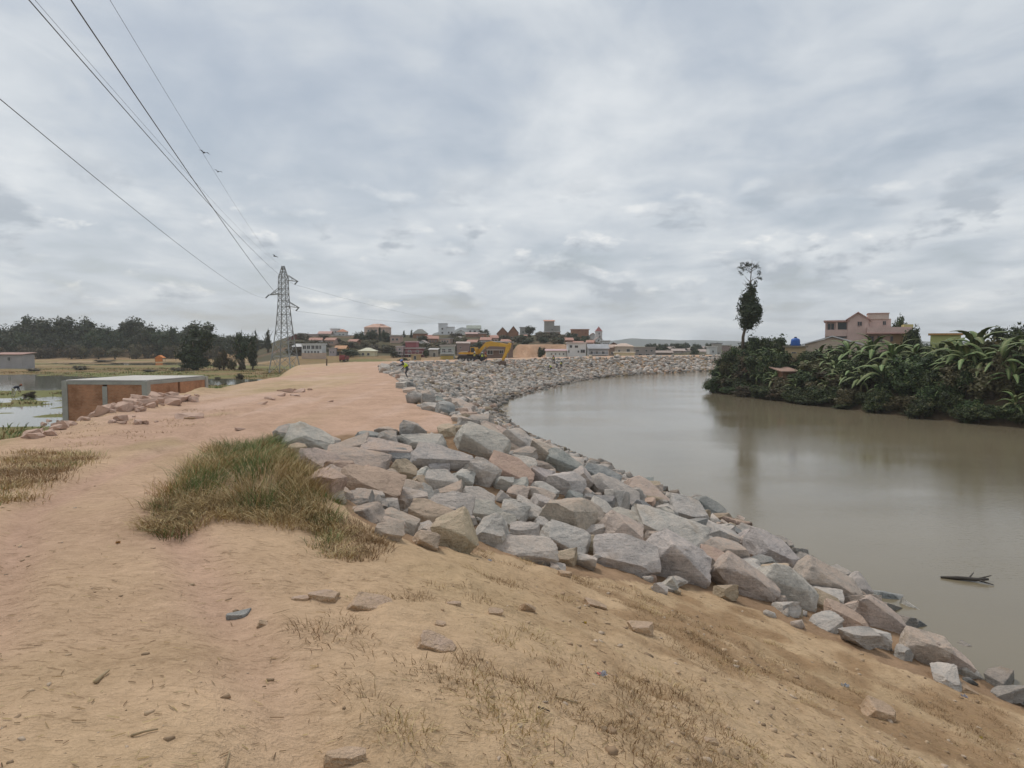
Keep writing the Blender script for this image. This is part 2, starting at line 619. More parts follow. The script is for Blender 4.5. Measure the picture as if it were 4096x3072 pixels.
def ground_mat():
    m, t, b = new_mat('earth')
    geo = N(t, 'ShaderNodeNewGeometry')
    P = geo.outputs['Position']
    colr = N(t, 'ShaderNodeVertexColor')
    colr.layer_name = 'Col'
    a_ = noise_n(t, P, 0.9, 5, 0.62)
    b_ = noise_n(t, P, 9.0, 5, 0.68)
    c_ = noise_n(t, P, 55.0, 3, 0.7)
    s1 = mathn(t, 'ADD', mathn(t, 'MULTIPLY', a_, 0.40), mathn(t, 'ADD', mathn(t, 'MULTIPLY', b_, 0.38), mathn(t, 'MULTIPLY', c_, 0.22)))
    tint = ramp(t, s1, [(0.30, (0.60, 0.57, 0.52)), (0.45, (0.90, 0.89, 0.87)), (0.55, (1.05, 1.05, 1.05)), (0.70, (1.25, 1.24, 1.22))])
    base = mixc(t, 1.0, colr.outputs['Color'], tint, 'MULTIPLY')
    # scattered straw and dark crumbs, drawn out along the slope
    mpn = N(t, 'ShaderNodeMapping')
    mpn.inputs['Scale'].default_value = (7, 26, 16)
    mpn.inputs['Rotation'].default_value = (0, 0, R(-28))
    L(t, P, mpn.inputs[0])
    d_ = noise_n(t, mpn.outputs[0], 1.0, 4, 0.65, 0.6)
    crumbs = ramp(t, d_, [(0.55, (0, 0, 0)), (0.64, (1, 1, 1))])
    patch = ramp(t, noise_n(t, P, 0.55, 4, 0.6), [(0.42, (0, 0, 0)), (0.62, (1, 1, 1))])
    base = mixc(t, mathn(t, 'MULTIPLY', mathn(t, 'MULTIPLY', crumbs, patch), 0.55), base, (0.17, 0.105, 0.05))
    L(t, base, b.inputs['Base Color'])
    b.inputs['Roughness'].default_value = 0.95
    b.inputs['Specular IOR Level'].default_value = 0.15
    bn = N(t, 'ShaderNodeBump')
    bn.inputs['Strength'].default_value = 0.9
    bn.inputs['Distance'].default_value = 0.05
    hsum = mathn(t, 'ADD', mathn(t, 'MULTIPLY', b_, 1.0), mathn(t, 'ADD', mathn(t, 'MULTIPLY', c_, 0.35), mathn(t, 'MULTIPLY', d_, 0.35)))
    L(t, hsum, bn.inputs['Height'])
    L(t, bn.outputs[0], b.inputs['Normal'])
    return m


GROUND_MAT = ground_mat()
ground_sheet()


def water_mat(name, deep, rough, bump, scale):
    m, t, b = new_mat(name)
    geo = N(t, 'ShaderNodeNewGeometry')
    mpn = N(t, 'ShaderNodeMapping')
    mpn.inputs['Scale'].default_value = (1.0, 2.1, 1)
    mpn.inputs['Rotation'].default_value = (0, 0, R(12))
    L(t, geo.outputs['Position'], mpn.inputs[0])
    a_ = noise_n(t, mpn.outputs[0], scale, 4, 0.6, 0.3)
    g_ = noise_n(t, geo.outputs['Position'], 0.05, 4, 0.55)
    L(t, ramp(t, g_, [(0.35, tuple(x * .86 for x in deep)), (0.65, tuple(x * 1.12 for x in deep))]), b.inputs['Base Color'])
    # wind-ruffled and calm patches
    gust = ramp(t, noise_n(t, mpn.outputs[0], 0.07, 3, 0.5), [(0.38, (0.35, 0.35, 0.35)), (0.62, (1, 1, 1))])
    b.inputs['Roughness'].default_value = rough
    b.inputs['IOR'].default_value = 1.33
    bn = N(t, 'ShaderNodeBump')
    bn.inputs['Distance'].default_value = 0.05
    L(t, mathn(t, 'MULTIPLY', gust, bump), bn.inputs['Strength'])
    L(t, a_, bn.inputs['Height'])
    L(t, bn.outputs[0], b.inputs['Normal'])
    return m


def polygon_sheet(name, pts, z, mat):
    bm = bmesh.new()
    f = bm.faces.new([bm.verts.new((p[0], p[1], z)) for p in pts])
    if f.normal.z < 0:
        f.normal_flip()
    bmesh.ops.triangulate(bm, faces=[f])
    me = bpy.data.meshes.new(name)
    bm.to_mesh(me)
    bm.free()
    return link(name, me, mat)


# river: between the two banks, its edges running under the soil
RIVER = water_mat('river_water', (0.20, 0.165, 0.108), 0.035, 0.19, 4.6)
rp = [(p[0] - 1.5, p[1] + 0.5) for p in Wl[:-1]] + [(p[0] + 2.0, p[1] - 1.0) for p in Rl[::-1][1:]]
tag(polygon_sheet('river', rp, 0.0, RIVER), kind='structure')
# flooded paddies lie in the hollows of the marsh
PADDY = water_mat('paddy_water', (0.16, 0.15, 0.11), 0.05, 0.05, 2.0)
tag(polygon_sheet('marsh_water', [(-17, 25), (-22, 60), (-32, 96), (-29, 117), (-20, 136), (-25, 168), (-60, 205), (-150, 205), (-150, 25)], FIELD - 0.035, PADDY), kind='structure')


# far blue ridges
def ridge(name, px0, px1, d, prof, mat):
    n = 60
    xs = np.linspace((px0 - 512) / F * d, (px1 - 512) / F * d, n)
    tt = np.linspace(0, 1, n)
    top = np.interp(tt, [p[0] for p in prof], [p[1] for p in prof]) * d / F + 6
    top = top + 2.2 * fbm(xs * .02, xs * 0 + d, 3)
    rows = []
    for k, (off, fac) in enumerate(((-260, 0.0), (-150, .45), (-60, .85), (0, 1.0), (90, .8), (240, 0.0))):
        zz = 2 + (top - 2) * fac + (3 * fbm(xs * .03, xs * 0 + off * .02, 3) * (0 < fac < 1))
        rows.append(np.stack([xs * (1 + off / d), np.full(n, d + off), np.where(fac == 0, -1.0, zz)], 1))
    V = np.concatenate(rows)
    ij = np.arange(len(rows) * n).reshape(len(rows), n)
    Q = np.stack([ij[:-1, :-1], ij[:-1, 1:], ij[1:, 1:], ij[1:, :-1]], -1).reshape(-1)
    return tag(link(name, np_mesh(name, V, 4, Q, smooth=True), mat), kind='structure')


HILLM = pmat('far_hill_scrub', (0.055, 0.065, 0.06), 0.95, 0.35, 0.02)
ridge('distant_hill', 424, 476, 1750, [(0, 0), (.18, 11), (.3, 13.5), (.55, 14), (.72, 18), (.85, 17.5), (1, 0)], HILLM)
ridge('distant_ridge', 590, 800, 2100, [(0, 0), (.08, 4), (.2, 6.5), (.4, 5), (.6, 4.5), (.8, 3), (1, 0)], HILLM)
ridge('distant_ridge', 800, 1060, 2200, [(0, 0), (.3, 3), (.6, 4), (1, 0)], HILLM)

# ================================================================== armour rock
def hull_bm(seed, n=16, q=4.5):
    rs = np.random.default_rng(seed)
    p = rs.uniform(-1, 1, (n, 3))
    p /= (np.abs(p) ** q).sum(1, keepdims=True) ** (1 / q)
    p *= 0.5 * rs.uniform(0.86, 1.0, (n, 1))
    bm = bmesh.new()
    vs_ = [bm.verts.new(tuple(x)) for x in p]
    r_ = bmesh.ops.convex_hull(bm, input=vs_)
    bmesh.ops.delete(bm, geom=[g for g in set(r_['geom_interior'] + r_['geom_unused']) if isinstance(g, bmesh.types.BMVert)], context='VERTS')
    return bm


def rock_mesh(seed, cuts=2, bevel=0.03, amp=0.02, n=8):
    """a quarried block: skewed box, corners and edges split off by random planes, then worn and roughened"""
    rs_ = random.Random(seed)
    bm = bmesh.new()
    bmesh.ops.create_cube(bm, size=1.0)
    for v_ in bm.verts:
        v_.co += Vector((rs_.uniform(-.17, .17), rs_.uniform(-.17, .17), rs_.uniform(-.17, .17)))
    for _ in range(n):
        nrm = Vector((rs_.choice((-1, 1)) * rs_.uniform(.25, 1), rs_.choice((-1, 1)) * rs_.uniform(.25, 1), rs_.choice((-1, 1)) * rs_.uniform(.1, 1))).normalized()
        sup = max(v_.co.dot(nrm) for v_ in bm.verts)
        bmesh.ops.bisect_plane(bm, geom=bm.verts[:] + bm.edges[:] + bm.faces[:], plane_co=nrm * (sup - rs_.uniform(.07, .26)), plane_no=nrm, clear_outer=True)
    pts = [v_.co.copy() for v_ in bm.verts]
    bm.free()
    bm = bmesh.new()
    r_ = bmesh.ops.convex_hull(bm, input=[bm.verts.new(p) for p in pts])
    dead = {g for g in r_['geom_interior'] + r_['geom_unused'] if isinstance(g, bmesh.types.BMVert)}
    if dead:
        bmesh.ops.delete(bm, geom=list(dead), context='VERTS')
    bmesh.ops.dissolve_limit(bm, angle_limit=R(6), verts=bm.verts[:], edges=bm.edges[:])
    co = np.array([v_.co[:] for v_ in bm.verts])
    lo, hi = co.min(0), co.max(0)
    for v_ in bm.verts:
        v_.co = Vector(((v_.co[i] - lo[i]) / (hi[i] - lo[i]) - 0.5) for i in range(3))
    bmesh.ops.bevel(bm, geom=bm.edges[:], offset=bevel, segments=2, profile=0.55, affect='EDGES', clamp_overlap=True)
    bmesh.ops.triangulate(bm, faces=bm.faces[:])
    for _ in range(cuts):
        es = [e for e in bm.edges if e.calc_length() > 0.10]
        if es:
            bmesh.ops.subdivide_edges(bm, edges=es, cuts=1, use_grid_fill=True)
            bmesh.ops.triangulate(bm, faces=[f for f in bm.faces if len(f.verts) > 3])
    bm.normal_update()
    off = Vector((seed * 3.7, seed * 1.3, 0))
    for v_ in bm.verts:
        a_ = mnoise.noise(v_.co * 2.4 + off)
        n_ = 1.3 * a_ + 0.6 * mnoise.noise(v_.co * 7 + off) + 0.45 * mnoise.noise(v_.co * 17 + off)
        st = math.floor((v_.co.z + .3 * v_.co.x) * 7 + a_ * 2) * .12          # stepped fracture
        v_.co += v_.normal * ((n_ + .35 * math.sin(st * 9)) * amp)
    me = bpy.data.meshes.new('boulder')
    bm.to_mesh(me)
    bm.free()
    me.shade_smooth()
    me.set_sharp_from_angle(angle=R(22))
    return me


def rock_mat(name, attr):
    m, t, b = new_mat(name)
    if attr:
        cn = N(t, 'ShaderNodeVertexColor')
        cn.layer_name = 'Col'
        colr, dust = cn.outputs['Color'], None
        vec = N(t, 'ShaderNodeNewGeometry').outputs['Position']
        k = 0.9
        rnd = None
    else:
        oi = N(t, 'ShaderNodeObjectInfo')
        colr, dust = oi.outputs['Color'], oi.outputs['Alpha']
        geo0 = N(t, 'ShaderNodeNewGeometry')
        vec = geo0.outputs['Position']
        k = 1.0
    geo = N(t, 'ShaderNodeNewGeometry')
    sp = N(t, 'ShaderNodeSeparateXYZ')
    L(t, geo.outputs['Normal'], sp.inputs[0])
    a_ = noise_n(t, vec, 2.6 * k, 4, 0.62)
    b_ = noise_n(t, vec, 16 * k, 4, 0.7)
    c_ = noise_n(t, vec, 90 * k, 2, 0.7)
    mpn = N(t, 'ShaderNodeMapping')
    mpn.inputs['Rotation'].default_value = (R(35), R(20), R(50))
    mpn.inputs['Scale'].default_value = (1.5, 1.5, 11)
    L(t, vec, mpn.inputs[0])
    v_ = noise_n(t, mpn.outputs[0], 1.4, 4, 0.65, 0.8)
    s_ = mathn(t, 'ADD', mathn(t, 'MULTIPLY', a_, .36), mathn(t, 'ADD', mathn(t, 'MULTIPLY', b_, .26),
               mathn(t, 'ADD', mathn(t, 'MULTIPLY', v_, .22), mathn(t, 'MULTIPLY', c_, .16))))
    tint = ramp(t, s_, [(0.36, (.42, .42, .43)), (0.45, (.80, .80, .80)), (0.54, (1.06, 1.05, 1.04)), (0.66, (1.42, 1.40, 1.36))])
    base = mixc(t, 1.0, colr, tint, 'MULTIPLY')
    # dust of the road settled on the upper faces, broken up by wear
    upf = ramp(t, sp.outputs[2], [(0.45, (0, 0, 0)), (0.9, (1, 1, 1))])
    br = ramp(t, mathn(t, 'ADD', mathn(t, 'MULTIPLY', a_, .6), mathn(t, 'MULTIPLY', b_, .4)), [(0.42, (0.15, .15, .15)), (0.58, (1, 1, 1))])
    df = mathn(t, 'MULTIPLY', mathn(t, 'MULTIPLY', upf, br), dust if dust is not None else 0.35)
    base = mixc(t, df, base, (0.53, 0.385, 0.29))
    # rusty stains
    st = ramp(t, noise_n(t, vec, 1.3 * k, 4, 0.6, 0.5), [(0.60, (0, 0, 0)), (0.72, (1, 1, 1))])
    base = mixc(t, mathn(t, 'MULTIPLY', st, 0.35), base, (0.33, 0.22, 0.12))
    L(t, base, b.inputs['Base Color'])
    b.inputs['Roughness'].default_value = 0.9
    b.inputs['Specular IOR Level'].default_value = 0.25
    bn = N(t, 'ShaderNodeBump')
    bn.inputs['Strength'].default_value = 0.95
    bn.inputs['Distance'].default_value = 0.05
    L(t, mathn(t, 'ADD', mathn(t, 'MULTIPLY', b_, 1.0), mathn(t, 'ADD', mathn(t, 'MULTIPLY', v_, .7), mathn(t, 'MULTIPLY', c_, .3))), bn.inputs['Height'])
    L(t, bn.outputs[0], b.inputs['Normal'])
    return m


ROCKM = rock_mat('granite', False)
ROCKM2 = rock_mat('granite_heap', True)
TINT = {'g': ((.56, .52, .47), .3), 'p': ((.58, .49, .415), .75), 'k': ((.56, .405, .32), 1.0), 't': ((.53, .43, .305), .5), 'd': ((.33, .335, .32), .2)}
ROCKS = [rock_mesh(100 + i, cuts=3, bevel=random.uniform(.014, .03), amp=random.uniform(.024, .038), n=random.choice((5, 6, 7, 9))) for i in range(34)]
for me in ROCKS:
    me.materials.append(ROCKM)

LAB = {'g': ('grey angular granite boulder lying in the riprap on the river bank', 'grey granite boulders of the riprap'),
       'p': ('pale boulder dusted with pinkish earth in the riprap on the river bank', 'dusty pinkish boulders of the riprap'),
       'k': ('salmon-pink earth-caked boulder lying in the riprap on the river bank', 'salmon-pink boulders of the riprap'),
       't': ('tan ochre-stained boulder lying in the riprap on the river bank', 'tan boulders of the riprap'),
       'd': ('dark blue-grey boulder wedged in the riprap on the river bank', 'dark blue-grey boulders of the riprap')}
TOE_A = np.array(TOE)


def boulder_label(tt, x, y, size):
    d_toe = np.min(np.hypot(TOE_A[:, 0] - x, TOE_A[:, 1] - y))
    s_ = float(pdist(np.array([x]), np.array([y]), Wl)[0])
    big = 'large' if size > .8 else 'small' if size < .42 else 'medium-sized'
    what = {'g': 'grey granite boulder', 'p': 'pale boulder dusted with pinkish earth', 'k': 'salmon-pink earth-caked boulder', 't': 'tan ochre-stained boulder', 'd': 'dark blue-grey boulder'}[tt]
    where = 'at the dirt toe of the riprap' if d_toe < 1.3 else 'at the water edge of the riprap' if s_ < 2.6 else 'on the bank beside the pink road' if y > 19 else \
            'in the row where the pink road ends' if y > 14.2 else 'in the middle of the near riprap'
    return big + ' ' + what + ' ' + where


# boulders of the near heap as they lie: zoom window origin and scale, then centre, size, lean (degrees down to the right), stone
BOULDERS = [
 ((1100, 1650), 2.765, [(360,340,480,300,20,'g'),(810,380,430,170,0,'p'),(1075,280,340,100,0,'d'),(1250,430,480,210,0,'p'),(1640,345,520,160,5,'g'),
  (500,570,440,210,35,'p'),(900,610,600,290,15,'p'),(660,760,290,270,20,'p'),(690,950,170,110,0,'p'),(1050,870,600,440,25,'k'),(1235,550,120,80,-30,'k'),
  (1410,520,270,180,0,'d'),(1840,530,580,230,10,'g'),(1410,670,250,210,30,'t'),(1300,730,220,140,20,'p'),(1640,710,180,170,-40,'g'),(1610,840,240,190,45,'t'),
  (1390,880,420,200,10,'p'),(1850,810,330,270,10,'g'),(1490,1010,330,300,0,'g'),(1630,940,190,230,40,'g'),(1910,900,310,190,0,'p'),(1350,1230,480,210,30,'p'),
  (1260,1330,280,230,10,'p'),(1700,1200,470,340,25,'t'),(1680,1450,270,210,25,'t')]),
 ((1700, 1700), 2.765, [(340,1260,370,480,78,'t'),(300,950,430,330,15,'g'),(700,1240,400,340,-25,'g'),(690,1000,370,220,0,'g'),(880,1090,230,190,20,'g'),
  (580,820,340,140,15,'g'),(420,630,200,240,20,'g'),(150,470,270,150,15,'g'),(360,420,300,160,30,'d'),(620,560,310,310,40,'g'),(640,240,560,290,25,'g'),
  (830,330,150,170,60,'g'),(920,530,470,260,25,'k'),(850,650,180,200,40,'g'),(1020,660,220,110,0,'g'),(820,180,430,170,25,'p'),(1000,200,310,260,35,'g'),
  (1180,270,210,150,20,'g'),(1310,330,310,210,30,'p'),(1050,430,330,120,5,'g'),(1230,570,240,250,45,'g'),(1510,450,430,210,25,'d'),(1530,670,390,290,35,'g'),
  (1650,830,190,160,30,'d'),(1690,640,210,270,60,'g'),(1290,740,310,130,25,'g'),(1020,770,220,150,10,'p'),(850,820,150,130,-40,'g'),(960,880,180,100,10,'g'),
  (1120,880,210,120,15,'g'),(1260,780,290,170,35,'p'),(1310,920,270,190,30,'g'),(980,1000,270,210,20,'g'),(1190,1010,260,190,10,'g'),(1390,1030,170,240,70,'g'),
  (1310,1130,220,150,10,'g'),(1560,1020,510,430,40,'p'),(1840,1030,330,220,45,'p'),(1840,1190,270,150,-15,'g'),(1930,950,270,180,40,'g'),(1900,870,330,190,15,'d'),
  (1930,620,370,270,40,'d'),(2080,770,520,260,40,'g'),(1090,1220,310,250,5,'g'),(1560,1310,510,270,25,'g'),(1840,1350,270,190,25,'t'),(1080,1400,650,230,5,'g'),(1510,1470,300,170,5,'t')]),
 ((2300, 1850), 2.765, [(560,1090,640,390,15,'g'),(520,820,480,380,35,'p'),(1130,1150,700,470,40,'g'),(1060,800,820,260,30,'g'),(560,640,360,180,15,'g'),
  (710,230,300,130,20,'d'),(780,370,490,200,30,'p'),(700,520,190,190,50,'d'),(960,590,220,180,20,'g'),(1240,600,410,300,20,'g'),(1440,550,410,210,30,'d'),
  (1170,750,240,140,10,'g'),(1300,850,260,170,35,'g'),(1560,830,430,220,30,'g'),(1780,800,180,150,20,'d'),(1640,1000,530,250,15,'p'),(1570,1110,430,220,15,'k'),
  (1850,1340,640,350,35,'p'),(2010,960,420,300,40,'g'),(1950,760,320,150,30,'p'),(1040,1370,130,180,50,'g'),(940,1410,160,120,40,'g'),(1130,1440,70,70,10,'t')]),
 ((2900, 2150), 2.212, [(520,450,470,340,45,'g'),(400,180,430,270,35,'g'),(870,430,510,270,30,'p'),(690,300,170,120,30,'d'),(1160,480,210,220,60,'g'),
  (830,570,350,120,25,'t'),(1340,700,430,220,40,'p'),(1480,620,410,270,35,'d'),(1700,760,350,240,45,'g'),(1750,1000,340,260,20,'p'),(1940,1080,330,240,35,'p'),
  (1560,560,270,120,25,'g'),(1050,720,360,170,30,'k'),(2150,1200,220,100,30,'g'),(1900,900,160,130,40,'g')]),
 ((1500, 1450), 3.687, [(760,670,190,110,0,'p'),(930,610,210,150,30,'d'),(1250,650,390,140,10,'p'),(1270,780,310,120,-10,'p'),(1310,860,310,120,10,'p'),
  (1610,880,170,140,20,'d'),(1440,970,160,100,20,'k'),(1400,770,130,90,10,'d'),(140,110,150,160,0,'g'),(380,350,150,120,0,'g'),(510,430,180,100,0,'p'),
  (700,520,210,160,0,'p'),(1180,590,310,110,5,'g'),(1850,900,160,60,10,'t'),(1700,1000,300,140,25,'p'),(1900,1100,300,180,30,'p')])]
HERO_LABELS = {(0, 9): 'largest salmon-pink boulder, a rounded slab beside the grass hump', (0, 0): 'grey boulder with one broad shaded face beside the grass, ending the top row',
               (0, 23): 'triangular pale boulder alone in the dirt below the heap', (0, 24): 'big tan five-sided block beside the upright wedge at the toe of the heap',
               (1, 0): 'upright wedge-shaped tan boulder with a pointed top at the toe of the heap', (1, 12): 'flat salmon-pink slab lying among grey blocks of the riprap',
               (1, 46): 'long low grey slab half buried in the dirt at the toe of the heap', (2, 0): 'broad light-grey boulder with a rough flat face overlooking the dirt slope',
               (2, 2): 'big tilted grey slab with a dark shaded side at the toe of the heap', (2, 5): 'dark stone jutting out over the river water', (2, 17): 'long pinkish slab with a crack across its lower corner',
               (1, 35): 'small rounded grey stone perched between larger grey blocks'}
spots = []          # (x, y, z, half size) of the boulders laid so far
n_obj = 0


def lay(me, P, ax, ay, az, dims, col, dust, label, group, cat='boulder', name='boulder'):
    M = Matrix(((ax[0] * dims[0], ay[0] * dims[1], az[0] * dims[2], P[0]), (ax[1] * dims[0], ay[1] * dims[1], az[1] * dims[2], P[1]),
                (ax[2] * dims[0], ay[2] * dims[1], az[2] * dims[2], P[2]), (0, 0, 0, 1)))
    o = link(name, me)
    o.matrix_world = M
    o.color = (*col, dust)
    tag(o, label, cat, group)
    return o


def unit(v):
    v = np.asarray(v, float)
    return v / np.linalg.norm(v)


def frame(rot, yaw=0.0, tilt=0.0):
    r_ = R(rot)
    ax = unit([math.cos(r_), yaw, -math.sin(r_)])
    ay = unit(np.array([0, 1.0, tilt]) - ax * np.dot(ax, [0, 1.0, tilt]))
    return ax, ay, np.cross(ax, ay)


for bi, ((ox, oy), sc, lst) in enumerate(BOULDERS):
    for k, (zx, zy, w, h, rot, tt) in enumerate(lst):
        px, py = (ox + zx / sc) / 4, (oy + zy / sc) / 4
        wp, hp = w / sc / 4, h / sc / 4
        P = hit(px, py)
        d = P[1]
        hw = hp / F * d
        P = hit(px, py, lift=0.22 * hw)
        d = P[1]
        ww, hw = wp / F * d * 1.2, hp / F * d * 1.15
        rs = random.Random(bi * 100 + k)
        ax, ay, az = frame(rot * 0.85 + rs.uniform(-4, 4), rs.uniform(-.25, .25), rs.uniform(.12, .7))
        if abs(rot) > 60:
            ww, hw = hw, ww
        dep = min(max(0.75 * (ww + hw) / 2, 0.6 * hw), 1.3) * rs.uniform(.9, 1.15)
        c0, dust = TINT[tt]
        j = rs.uniform(.88, 1.12)
        col = [min(1, x * j * rs.uniform(.97, 1.03)) for x in c0]
        hero = HERO_LABELS.get((bi, k))
        lay(ROCKS[(bi * 7 + k * 5 + rs.randrange(3)) % len(ROCKS)], P, ax, ay, az, (ww, dep, hw), col, dust, hero or boulder_label(tt, P[0], P[1], ww), None if hero else LAB[tt][1])
        spots.append((P[0], P[1], P[2], 0.5 * (ww + dep) / 2, ww))
        n_obj += 1
spots_a = np.array(spots)

# smaller stones that fill the rest of the slope; the largest in view stay single objects, the rest is one heap
cand = []
rg = np.random.default_rng(21)
for band, (ya, yb, n_try, s0, s1) in enumerate(((5, 22, 420, .22, .52), (15, 34, 900, .3, .75), (32, 60, 2400, .3, .72), (58, 100, 5200, .3, .85), (98, 150, 5600, .4, .95), (148, 222, 3600, .6, 1.2))):
    xs = rg.uniform(-20, 135, n_try * 12) if band > 3 else rg.uniform(-18, 12, n_try * 4)
    ys = rg.uniform(ya, yb, len(xs))
    ok = inside(xs, ys, ROCKPOLY)
    xs, ys = xs[ok][:n_try], ys[ok][:n_try]
    sz = s0 + (s1 - s0) * rg.random(len(xs)) ** 1.6
    for x, y, q in zip(xs, ys, sz):
        cand.append((x, y, q))
cand = np.array(cand)
cand = cand[np.argsort(-cand[:, 2])]
cell = {}
keep = []
for x, y, q in cand:
    if y < 36:
        dd = np.hypot(spots_a[:, 0] - x, spots_a[:, 1] - y)
        if np.any(dd < spots_a[:, 3] * 0.92 + q * 0.22):
            continue
    ci, cj = int(x // 1.2), int(y // 1.2)
    bad = False
    for i in (-1, 0, 1):
        for j in (-1, 0, 1):
            for (xx, yy, qq) in cell.get((ci + i, cj + j), ()):
                if (xx - x) ** 2 + (yy - y) ** 2 < (0.33 * (q + qq)) ** 2:
                    bad = True
    if bad:
        continue
    cell.setdefault((ci, cj), []).append((x, y, q))
    keep.append((x, y, q))
keep = np.array(keep)
kz = height(keep[:, 0], keep[:, 1])
vis = keep[:, 2] / keep[:, 1]
order = np.argsort(-vis)
N_SINGLE = 300 - n_obj
heap = []
for rank, i in enumerate(order):
    x, y, q = keep[i]
    rs = random.Random(int(i) + 5000)
    tt = rs.choices('gpktd', (58, 22, 5, 8, 7))[0]
    c0, dust = TINT[tt]
    if y < 24 and x < 2:
        dust = max(dust, .7)
    j = rs.uniform(.72, 1.1)
    if y > 30 and rs.random() < .12:
        j *= .6
    if pdist(np.array([x]), np.array([y]), Wl)[0] < .7:
        j *= .6                       # wet by the river
    col = [min(1, v_ * j) for v_ in c0]
    dims = (q * rs.uniform(1.0, 1.45), q * rs.uniform(.75, 1.05), q * rs.uniform(.5, .85))
    rot = rs.uniform(-10, 45)
    yawv = rs.uniform(0, math.pi)
    ax = unit([math.cos(yawv), math.sin(yawv), rs.uniform(-.45, .25)])
    ay = unit(np.cross([rs.uniform(-.3, .3), rs.uniform(-.3, .3), 1], ax))
    az = np.cross(ax, ay)
    P = (x, y, kz[i] + dims[2] * rs.uniform(.05, .34))
    if rank < N_SINGLE:
        lay(ROCKS[rs.randrange(len(ROCKS))], P, ax, ay, az, dims, col, dust, boulder_label(tt, x, y, dims[0]), LAB[tt][1])
    else:
        heap.append((P, ax, ay, az, dims, col))

base_rocks = []
for i in range(14):
    bm = hull_bm(900 + i, 11)
    bmesh.ops.triangulate(bm, faces=bm.faces[:])
    bm.verts.index_update()
    base_rocks.append((np.array([v_.co[:] for v_ in bm.verts]), np.array([[v_.index for v_ in f.verts] for f in bm.faces])))
    bm.free()
VV, II, CC = [], [], []
o_ = 0
for k, (P, ax, ay, az, dims, col) in enumerate(heap):
    bv, bf = base_rocks[k % 14]
    w_ = bv[:, :1] * dims[0] * ax + bv[:, 1:2] * dims[1] * ay + bv[:, 2:] * dims[2] * az + np.array(P)
    VV.append(w_)
    II.append(bf + o_)
    CC.append(np.tile(col, (len(bv), 1)))
    o_ += len(bv)
me = np_mesh('riprap', np.concatenate(VV), 3, np.concatenate(II).ravel(), np.concatenate(CC))
tag(link('riprap', me, ROCKM2), 'long slope of small grey and pinkish rocks lining the river bend', 'riprap', kind='stuff')
# ================================================================== transmission tower and its lines
STEEL = pmat('galvanised_steel', (0.30, 0.31, 0.31), 0.6, 0.25, 2.0, metal=0.3)
WIREM = pmat('aluminium_cable', (0.13, 0.13, 0.14), 0.6, 0.2, 3.0, metal=0.3)
GLASSY = pmat('insulator_glass', (0.14, 0.16, 0.15), 0.3, 0.2, 3.0)


def pylon():
    d = 126.0
    b = at(285, 374, d)
    gz = min(hz(b[0], b[1]), 1.0)
    root = empty('transmission_tower', (b[0], b[1], gz), R(-8))
    tag(root, 'steel lattice power pylon with three cross arms standing in the marsh', 'pylon')
    H = at(285.6, 266, d)[2] - gz
    lv = [(0, 2.05), (.16, 1.62), (.28, 1.34), (.38, 1.13), (.47, .97), (.55, .86), (.62, .78), (.68, .72), (.735, .68), (.79, .66), (.845, .64), (.90, .60), (.95, .36), (1.0, .16)]
    lv = [(a_ * H, w_) for a_, w_ in lv]
    cor = lambda k, w_: ((-w_, -w_), (w_, -w_), (w_, w_), (-w_, w_))[k]
    for k in range(4):
        MB().tube([(*cor(k, w_), z_) for z_, w_ in lv], [.10] * 6 + [.08] * 8, 4).build('leg', STEEL, root)
    for i in range(len(lv) - 1):
        (z0, w0), (z1, w1) = lv[i], lv[i + 1]
        for k in range(4):
            a0, a1 = cor(k, w0), cor((k + 1) % 4, w0)
            b0, b1 = cor(k, w1), cor((k + 1) % 4, w1)
            m = MB().tube([(*a0, z0), (*b1, z1)], .045, 4).tube([(*a1, z0), (*b0, z1)], .045, 4)
            if i > 0:
                m.tube([(*a0, z0), (*a1, z0)], .04, 4)
            m.build('brace', STEEL, root)
    tips = {}
    for nm, zf, side, ln in (('a', .868, 1, 2.75), ('b', .745, -1, 2.65), ('c', .625, 1, 2.9)):
        z0 = zf * H
        w0 = .64
        tip = (side * ln, 0, z0 - .25)
        m = MB()
        for s_ in (-1, 1):
            m.tube([(side * w0, s_ * w0, z0), tip], .065, 4)
            m.tube([(side * w0, s_ * w0, z0 + .95), tip], .06, 4)
        for q in (.3, .55, .78):
            pt = lambda s_, up_: (side * (w0 + (ln - w0) * q), s_ * w0 * (1 - q), (z0 + up_ * .95) * (1 - q) + tip[2] * q)
            m.tube([pt(-1, 0), pt(-1, 1)], .035, 4).tube([pt(1, 0), pt(1, 1)], .035, 4).tube([pt(-1, 0), pt(1, 0)], .035, 4)
        m.build('cross_arm', STEEL, root)
        i_ = MB()
        for q in range(7):
            i_.tube([(tip[0], -.2 - .17 * q, tip[2] - .08 * q), (tip[0], -.3 - .17 * q, tip[2] - .10 * q)], .11, 8)
        i_.build('insulator', GLASSY, root)
        tips[nm] = (tip[0], -1.4, tip[2] - .65)
    tips['top'] = (0, 0, H)
    bpy.context.view_layer.update()
    return {k: root.matrix_world @ Vector(p) for k, p in tips.items()}, root


TIPS, PYL = pylon()


def wire(start, px, py, zc_, lab, r_=0.011, over=95.0):
    """parabolic span from the tower through the point seen at the frame's edge and on past the camera"""
    dr = ray(px, py)
    yq = (zc_ - 6.0) / dr[2]
    Q = EYE + dr * yq
    S_ = np.array(start)
    hd = Q[:2] - S_[:2]
    ln = np.linalg.norm(hd)
    hd /= ln
    k = 0.0003
    slope = (Q[2] - S_[2]) / ln - k * ln
    ts = np.linspace(0, ln + over, 60)
    pts = [(S_[0] + hd[0] * t_, S_[1] + hd[1] * t_, S_[2] + slope * t_ + k * t_ * t_) for t_ in ts]
    o = MB().tube(pts, r_, 5).build('power_line', WIREM, smooth=True)
    tag(o, lab, 'cable')


